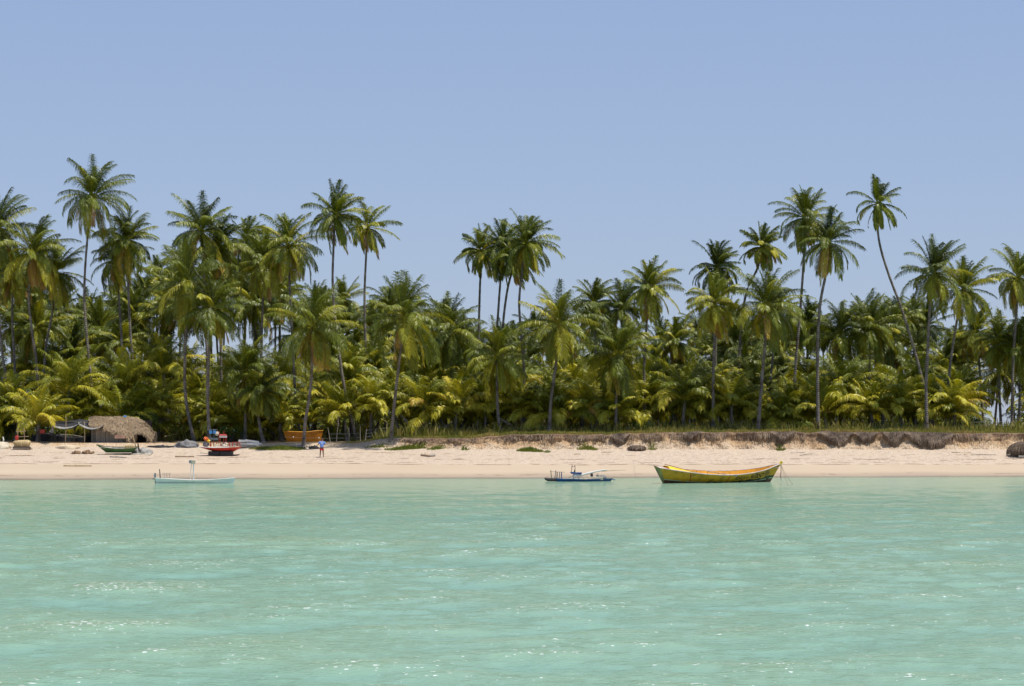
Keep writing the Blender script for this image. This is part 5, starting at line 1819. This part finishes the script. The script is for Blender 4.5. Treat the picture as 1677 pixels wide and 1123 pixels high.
gear(374.5, 730.5, -.1, 'rope', 'coil of brown rope left of the rail on the red boat', 'rope', 'rope_coil', lambda b: b.tube([(cos(a * .5) * .14, sin(a * .5) * .14, .02 + a * .008) for a in range(30)], .022, 5))
gear(390, 730.5, -.1, 'greywood', 'pale basket standing within the red rail at the stern', 'basket', 'basket', lambda b: (b.tube([(0, 0, 0), (0, 0, .28)], [.12, .17], 12), b.tube([(-.15, 0, .26), (0, 0, .42), (.15, 0, .26)], .015, 5)))

# ---- white plank heap, each board a thing
for i, (xa, ya, xb, yb, w_) in enumerate(((391, 722, 405, 722, .26), (392, 726, 425, 728, .2), (402, 721, 424, 724, .2), (405, 725, 428, 726.5, .16), (394, 729.5, 420, 730.5, .2))):
    a = P(xa, ya, 228.2 + .12 * i); c = P(xb, yb, 228.2 + .12 * i)
    d = c - a; b = MB(); b.box(d / 2, (d.length, .55, w_ * .85), 0, -math.atan2(d.z, d.x) if True else 0)
    o = b.build('board', M['white']); o.location = a
    tag(o, ['short thick white block at the left top of the plank heap', 'long lower white board in the heap beside the red boat', 'sloping upper white board of the heap', 'thin white board right end of the heap', 'bottom white board of the heap lying on the sand'][i], 'board', 'heap of white boards')

# ---- orange boat
c = Vector((P(497, 726, 235.5).x, 235.5, 0)); c.z = gz(c.x, 235.5)
ob = empty('rowing_boat', (c.x, c.y, CH - (727 - 693) / F * 235.5), 'big bright orange boat stored upright behind the palm and the person', 'boat')
Ho = Hull(64 * 235.5 / F, 1.5, [(0, 1.22), (.3, 1.17), (.6, 1.16), (.85, 1.26), (1, 1.28)], .15, .30, .42, tw=.6, tm=.5, p=.32, pw=3.2)
Ho.shell('hull', M['orange'], ob); Ho.transom_obj('transom', M['orange'], ob); Ho.rail('gunwale', M['amber'], ob, .04)
Ho.shell('lining', M['amber'], ob, inset=.05, v0=.2)
b = MB(); b.tube([P(466, 715.6, 234) - ob.location, P(490, 716.5, 234) - ob.location, P(540, 718, 234) - ob.location], .012, 4)
o = b.build('rope_line', M['rope']); o.location = ob.location; tag(o, 'thin line strung in front of the orange boat', 'rope')
for x_, y_, lab in ((480.3, 715.8, 'small white float on the line left of the palm'), (522.3, 717.2, 'small white float on the line next to the person')):
    b = MB(); b.blob((0, 0, 0), (.06, .06, .07), 1, .04, 1, 10, 7); b.tube([(0, 0, -.08), (0, 0, .08)], .015, 5); o = b.build('float', M['white'], smooth=True); o.location = P(x_, y_, 234); tag(o, lab, 'float')

# fallen grey fronds
def dead_frond(px, py, px2, py2, Y, label):
    a = P(px, py, Y); c = P(px2, py2, Y - .6)
    V_, F_, T_ = [], [], []
    r = random.Random(int(px)); d = c - a
    frond(V_, F_, T_, (0, 0, 0), d.length, math.atan2(d.y, d.x), math.asin(max(-1, min(1, d.z / d.length))) + .25, .5, r, .93, .5, 26, 1.0, .06, 0)
    m_ = M['deadfrond']
    o = mesh_obj('dead_frond', V_, F_, m_, attrs={'tint': T_}); o.location = a; tag(o, label, 'palm frond')


M['deadfrond'] = mat('dead_frond', (.46, .40, .31), (.28, .23, .16), 3, .9)
dead_frond(812, 682, 846, 708, 238, 'pale dead frond slanting down to the grass beside the palm with the orange-brown skirt')
dead_frond(652, 676, 672, 700, 238, 'grey dead frond drooping right of the umbrella-shaped palm trunk')
dead_frond(742, 690, 722, 712, 239, 'dry frond leaning on the fence near the low start of the bank')

# streaks of wrack and litter on the sand (uncountable)
V2 = []; F2 = []


def litter(px, py, n, w, d, s):
    c_ = hit(px, py)
    for i in range(n):
        x = c_.x + rng.gauss(0, w); y = c_.y + rng.gauss(0, d); z = gz(x, y) + .01
        a = rng.gauss(0, .5); l = rng.uniform(.4, 1.4) * s; h = rng.uniform(.15, .5) * s * .6; wd = s * .3
        t = Vector((cos(a), sin(a), 0)); q = Vector((-sin(a), cos(a), 0)); p = Vector((x, y, z)); b_ = len(V2)
        V2.extend([p - t * l - q * wd * .2, p - q * wd, p + t * l - q * wd * .2, p + q * wd, p + Vector((0, 0, h))])
        F2.extend([(b_, b_ + 1, b_ + 4), (b_ + 1, b_ + 2, b_ + 4), (b_ + 2, b_ + 3, b_ + 4), (b_ + 3, b_, b_ + 4)])


for (px, py, n, w, d, s) in ((28, 746, 90, .5, .15, .09), (48, 746, 60, .45, .12, .09), (90, 741, 30, .7, .1, .07), (45, 756, 30, .7, .08, .07), (70, 757, 40, .5, .06, .07),
                              (385, 749, 70, .5, .15, .08), (600, 737, 60, .6, .15, .07), (628, 741, 90, .8, .15, .07), (350, 752, 60, 1.2, .2, .06), (540, 753, 120, 3.0, .25, .05),
                              (430, 752, 90, 2.2, .25, .05), (690, 750, 50, 3., .15, .05), (1320, 744, 50, .8, .2, .06), (1585, 745, 70, .9, .25, .07), (1600, 752, 60, 1.5, .15, .06),
                              (225, 751, 40, .6, .1, .07), (190, 752, 30, .3, .1, .08), (1140, 754, 150, 4.5, .1, .045), (1400, 755, 150, 4.5, .1, .045), (1560, 755, 90, 3, .12, .045), (900, 753, 120, 4.5, .1, .04)):
    litter(px, py, n, w, d, s)
for i in range(95):
    litter(rng.uniform(0, 1677), rng.uniform(777, 781), rng.randint(1, 4), .12, .05, .07)
for i in range(800):
    litter(rng.uniform(0, 1677), rng.uniform(738, 756), 1, .2, .1, .045)
o = mesh_obj('beach_litter', V2, F2, M['debris']); tag(o, kind='stuff')

# ------------------------------------------------------------------ person
fp = hit(527, 749)
per = empty('person', fp, 'person seen from behind in light blue T-shirt and red shorts walking on the sand', 'person')


def skin(name, J, E, m, parent, root=0, lvl=2):
    me = bpy.data.meshes.new(name); me.from_pydata([j[0] for j in J], E, []); me.materials.append(m)
    o = bpy.data.objects.new(name, me); COL.objects.link(o); o.parent = parent
    md = o.modifiers.new('skin', 'SKIN'); md.use_smooth_shade = True
    sv = me.skin_vertices[0].data
    for i, j in enumerate(J): sv[i].radius = (j[1], j[2] if len(j) > 2 else j[1]); sv[i].use_root = (i == root)
    s = o.modifiers.new('sub', 'SUBSURF'); s.levels = lvl; s.render_levels = lvl
    return o


J = [((0, 0, .90), .135, .10), ((0, .0, 1.10), .125, .09), ((.0, .03, 1.30), .15, .10), ((.02, .06, 1.42), .10, .08), ((.035, .09, 1.50), .052), ((.05, .13, 1.58), .075, .085), ((.055, .15, 1.68), .085, .095), ((.055, .15, 1.74), .05),
     # left (photo left) leg
     ((-.09, 0, .80), .095), ((-.13, .03, .46), .062), ((-.135, .03, .30), .055), ((-.16, -.02, .08), .038), ((-.17, -.04, .03), .042, .03), ((-.18, .13, .025), .035, .02),
     ((.09, 0, .80), .095), ((.125, .04, .46), .062), ((.13, .03, .30), .055), ((.14, -.01, .08), .038), ((.14, -.03, .03), .042, .03), ((.16, .14, .025), .035, .02),
     # left arm reaching out to the left and forward, bent
     ((-.19, .05, 1.40), .06), ((-.30, .02, 1.16), .045), ((-.42, .20, 1.10), .032), ((-.47, .26, 1.10), .035, .018),
     ((.20, .05, 1.40), .06), ((.30, .03, 1.15), .045), ((.24, .25, 1.12), .032), ((.20, .32, 1.12), .035, .018)]
E = [(0, 1), (1, 2), (2, 3), (3, 4), (4, 5), (5, 6), (6, 7), (0, 8), (8, 9), (9, 10), (10, 11), (11, 12), (12, 13), (0, 14), (14, 15), (15, 16), (16, 17), (17, 18), (18, 19),
     (3, 20), (20, 21), (21, 22), (22, 23), (3, 24), (24, 25), (25, 26), (26, 27)]
for hand, dr_ in ((23, Vector((-.6, .75, -.2))), (27, Vector((-.4, .9, -.15)))):
    base = Vector(J[hand][0]); dr_.normalize(); sd_ = dr_.cross(Vector((0, 0, 1))).normalized()
    for k, l in enumerate((.07, .085, .08, .062)):
        off = sd_ * (k - 1.5) * .019
        n0 = len(J); J.append((tuple(base + off + dr_ * .035), .0095)); J.append((tuple(base + off + dr_ * (.035 + l * .55) + Vector((0, 0, -.008))), .0085)); J.append((tuple(base + off + dr_ * (.035 + l * .85) + Vector((0, 0, -.035))), .0075))
        E += [(hand, n0), (n0, n0 + 1), (n0 + 1, n0 + 2)]
    n0 = len(J); J.append((tuple(base - sd_ * .045 - dr_ * .005), .010)); J.append((tuple(base - sd_ * .06 + dr_ * .04), .009)); E += [(hand, n0), (n0, n0 + 1)]
skin('body', J, E, M['skin'], per)
skin('hair', [((.055, .135, 1.66), .085, .095), ((.055, .14, 1.72), .075, .085), ((.055, .145, 1.77), .04)], [(0, 1), (1, 2)], M['hair'], per)
b = MB(); b.blob((-.035 + .055, .245, 1.645), (.012, .012, .02), 1, 0, 1, 6, 5)   # nose
b.blob((.02 + .0, .235, 1.675), (.012, .01, .008), 1, 0, 1, 6, 4); b.blob((.09, .235, 1.675), (.012, .01, .008), 1, 0, 1, 6, 4); b.box((.055, .235, 1.605), (.05, .012, .008))
b.blob((-.035, .14, 1.655), (.015, .025, .035), 1, 0, 1, 6, 5); b.blob((.145, .14, 1.655), (.015, .025, .035), 1, 0, 1, 6, 5)
b.build('face', M['skin'], per)


def loft(name, rings, m, parent, n=20):
    vs = []; fs = []
    for (cx, cy, cz, rx, ry) in rings:
        for i in range(n):
            a = 2 * pi * i / n
            k = 1 + .035 * sin(a * 5 + cz * 20)
            vs.append((cx + cos(a) * rx * k, cy + sin(a) * ry * k, cz))
    for j in range(len(rings) - 1):
        for i in range(n):
            a = j * n + i; b_ = j * n + (i + 1) % n; fs.append((a, b_, b_ + n, a + n))
    o = mesh_obj(name, vs, fs, m, parent, smooth=True)
    md = o.modifiers.new('t', 'SOLIDIFY'); md.thickness = .012; md.offset = -1
    return o


sv_ = skin('shirt', [((0, 0, .86), .19, .13), ((0, 0, 1.05), .185, .13), ((.0, .03, 1.25), .20, .14), ((.015, .06, 1.40), .15, .12), ((.025, .07, 1.45), .08, .08),
                 ((-.20, .05, 1.38), .085), ((-.28, .03, 1.20), .085), ((.21, .05, 1.38), .085), ((.29, .04, 1.18), .085)],
           [(0, 1), (1, 2), (2, 3), (3, 4), (3, 5), (5, 6), (3, 7), (7, 8)], M['shirt'], per)
skin('shorts', [((0, 0, .86), .155, .12), ((-.095, 0, .74), .115, .11), ((-.115, .01, .60), .105, .105), ((.095, 0, .74), .115, .11), ((.12, .02, .60), .105, .105)],
     [(0, 1), (1, 2), (0, 3), (3, 4)], M['shorts'], per)
b = MB(); b.box((.0, -.118, 1.27), (.10, .012, .12)); b.build('shirt_print', M['white'], per)
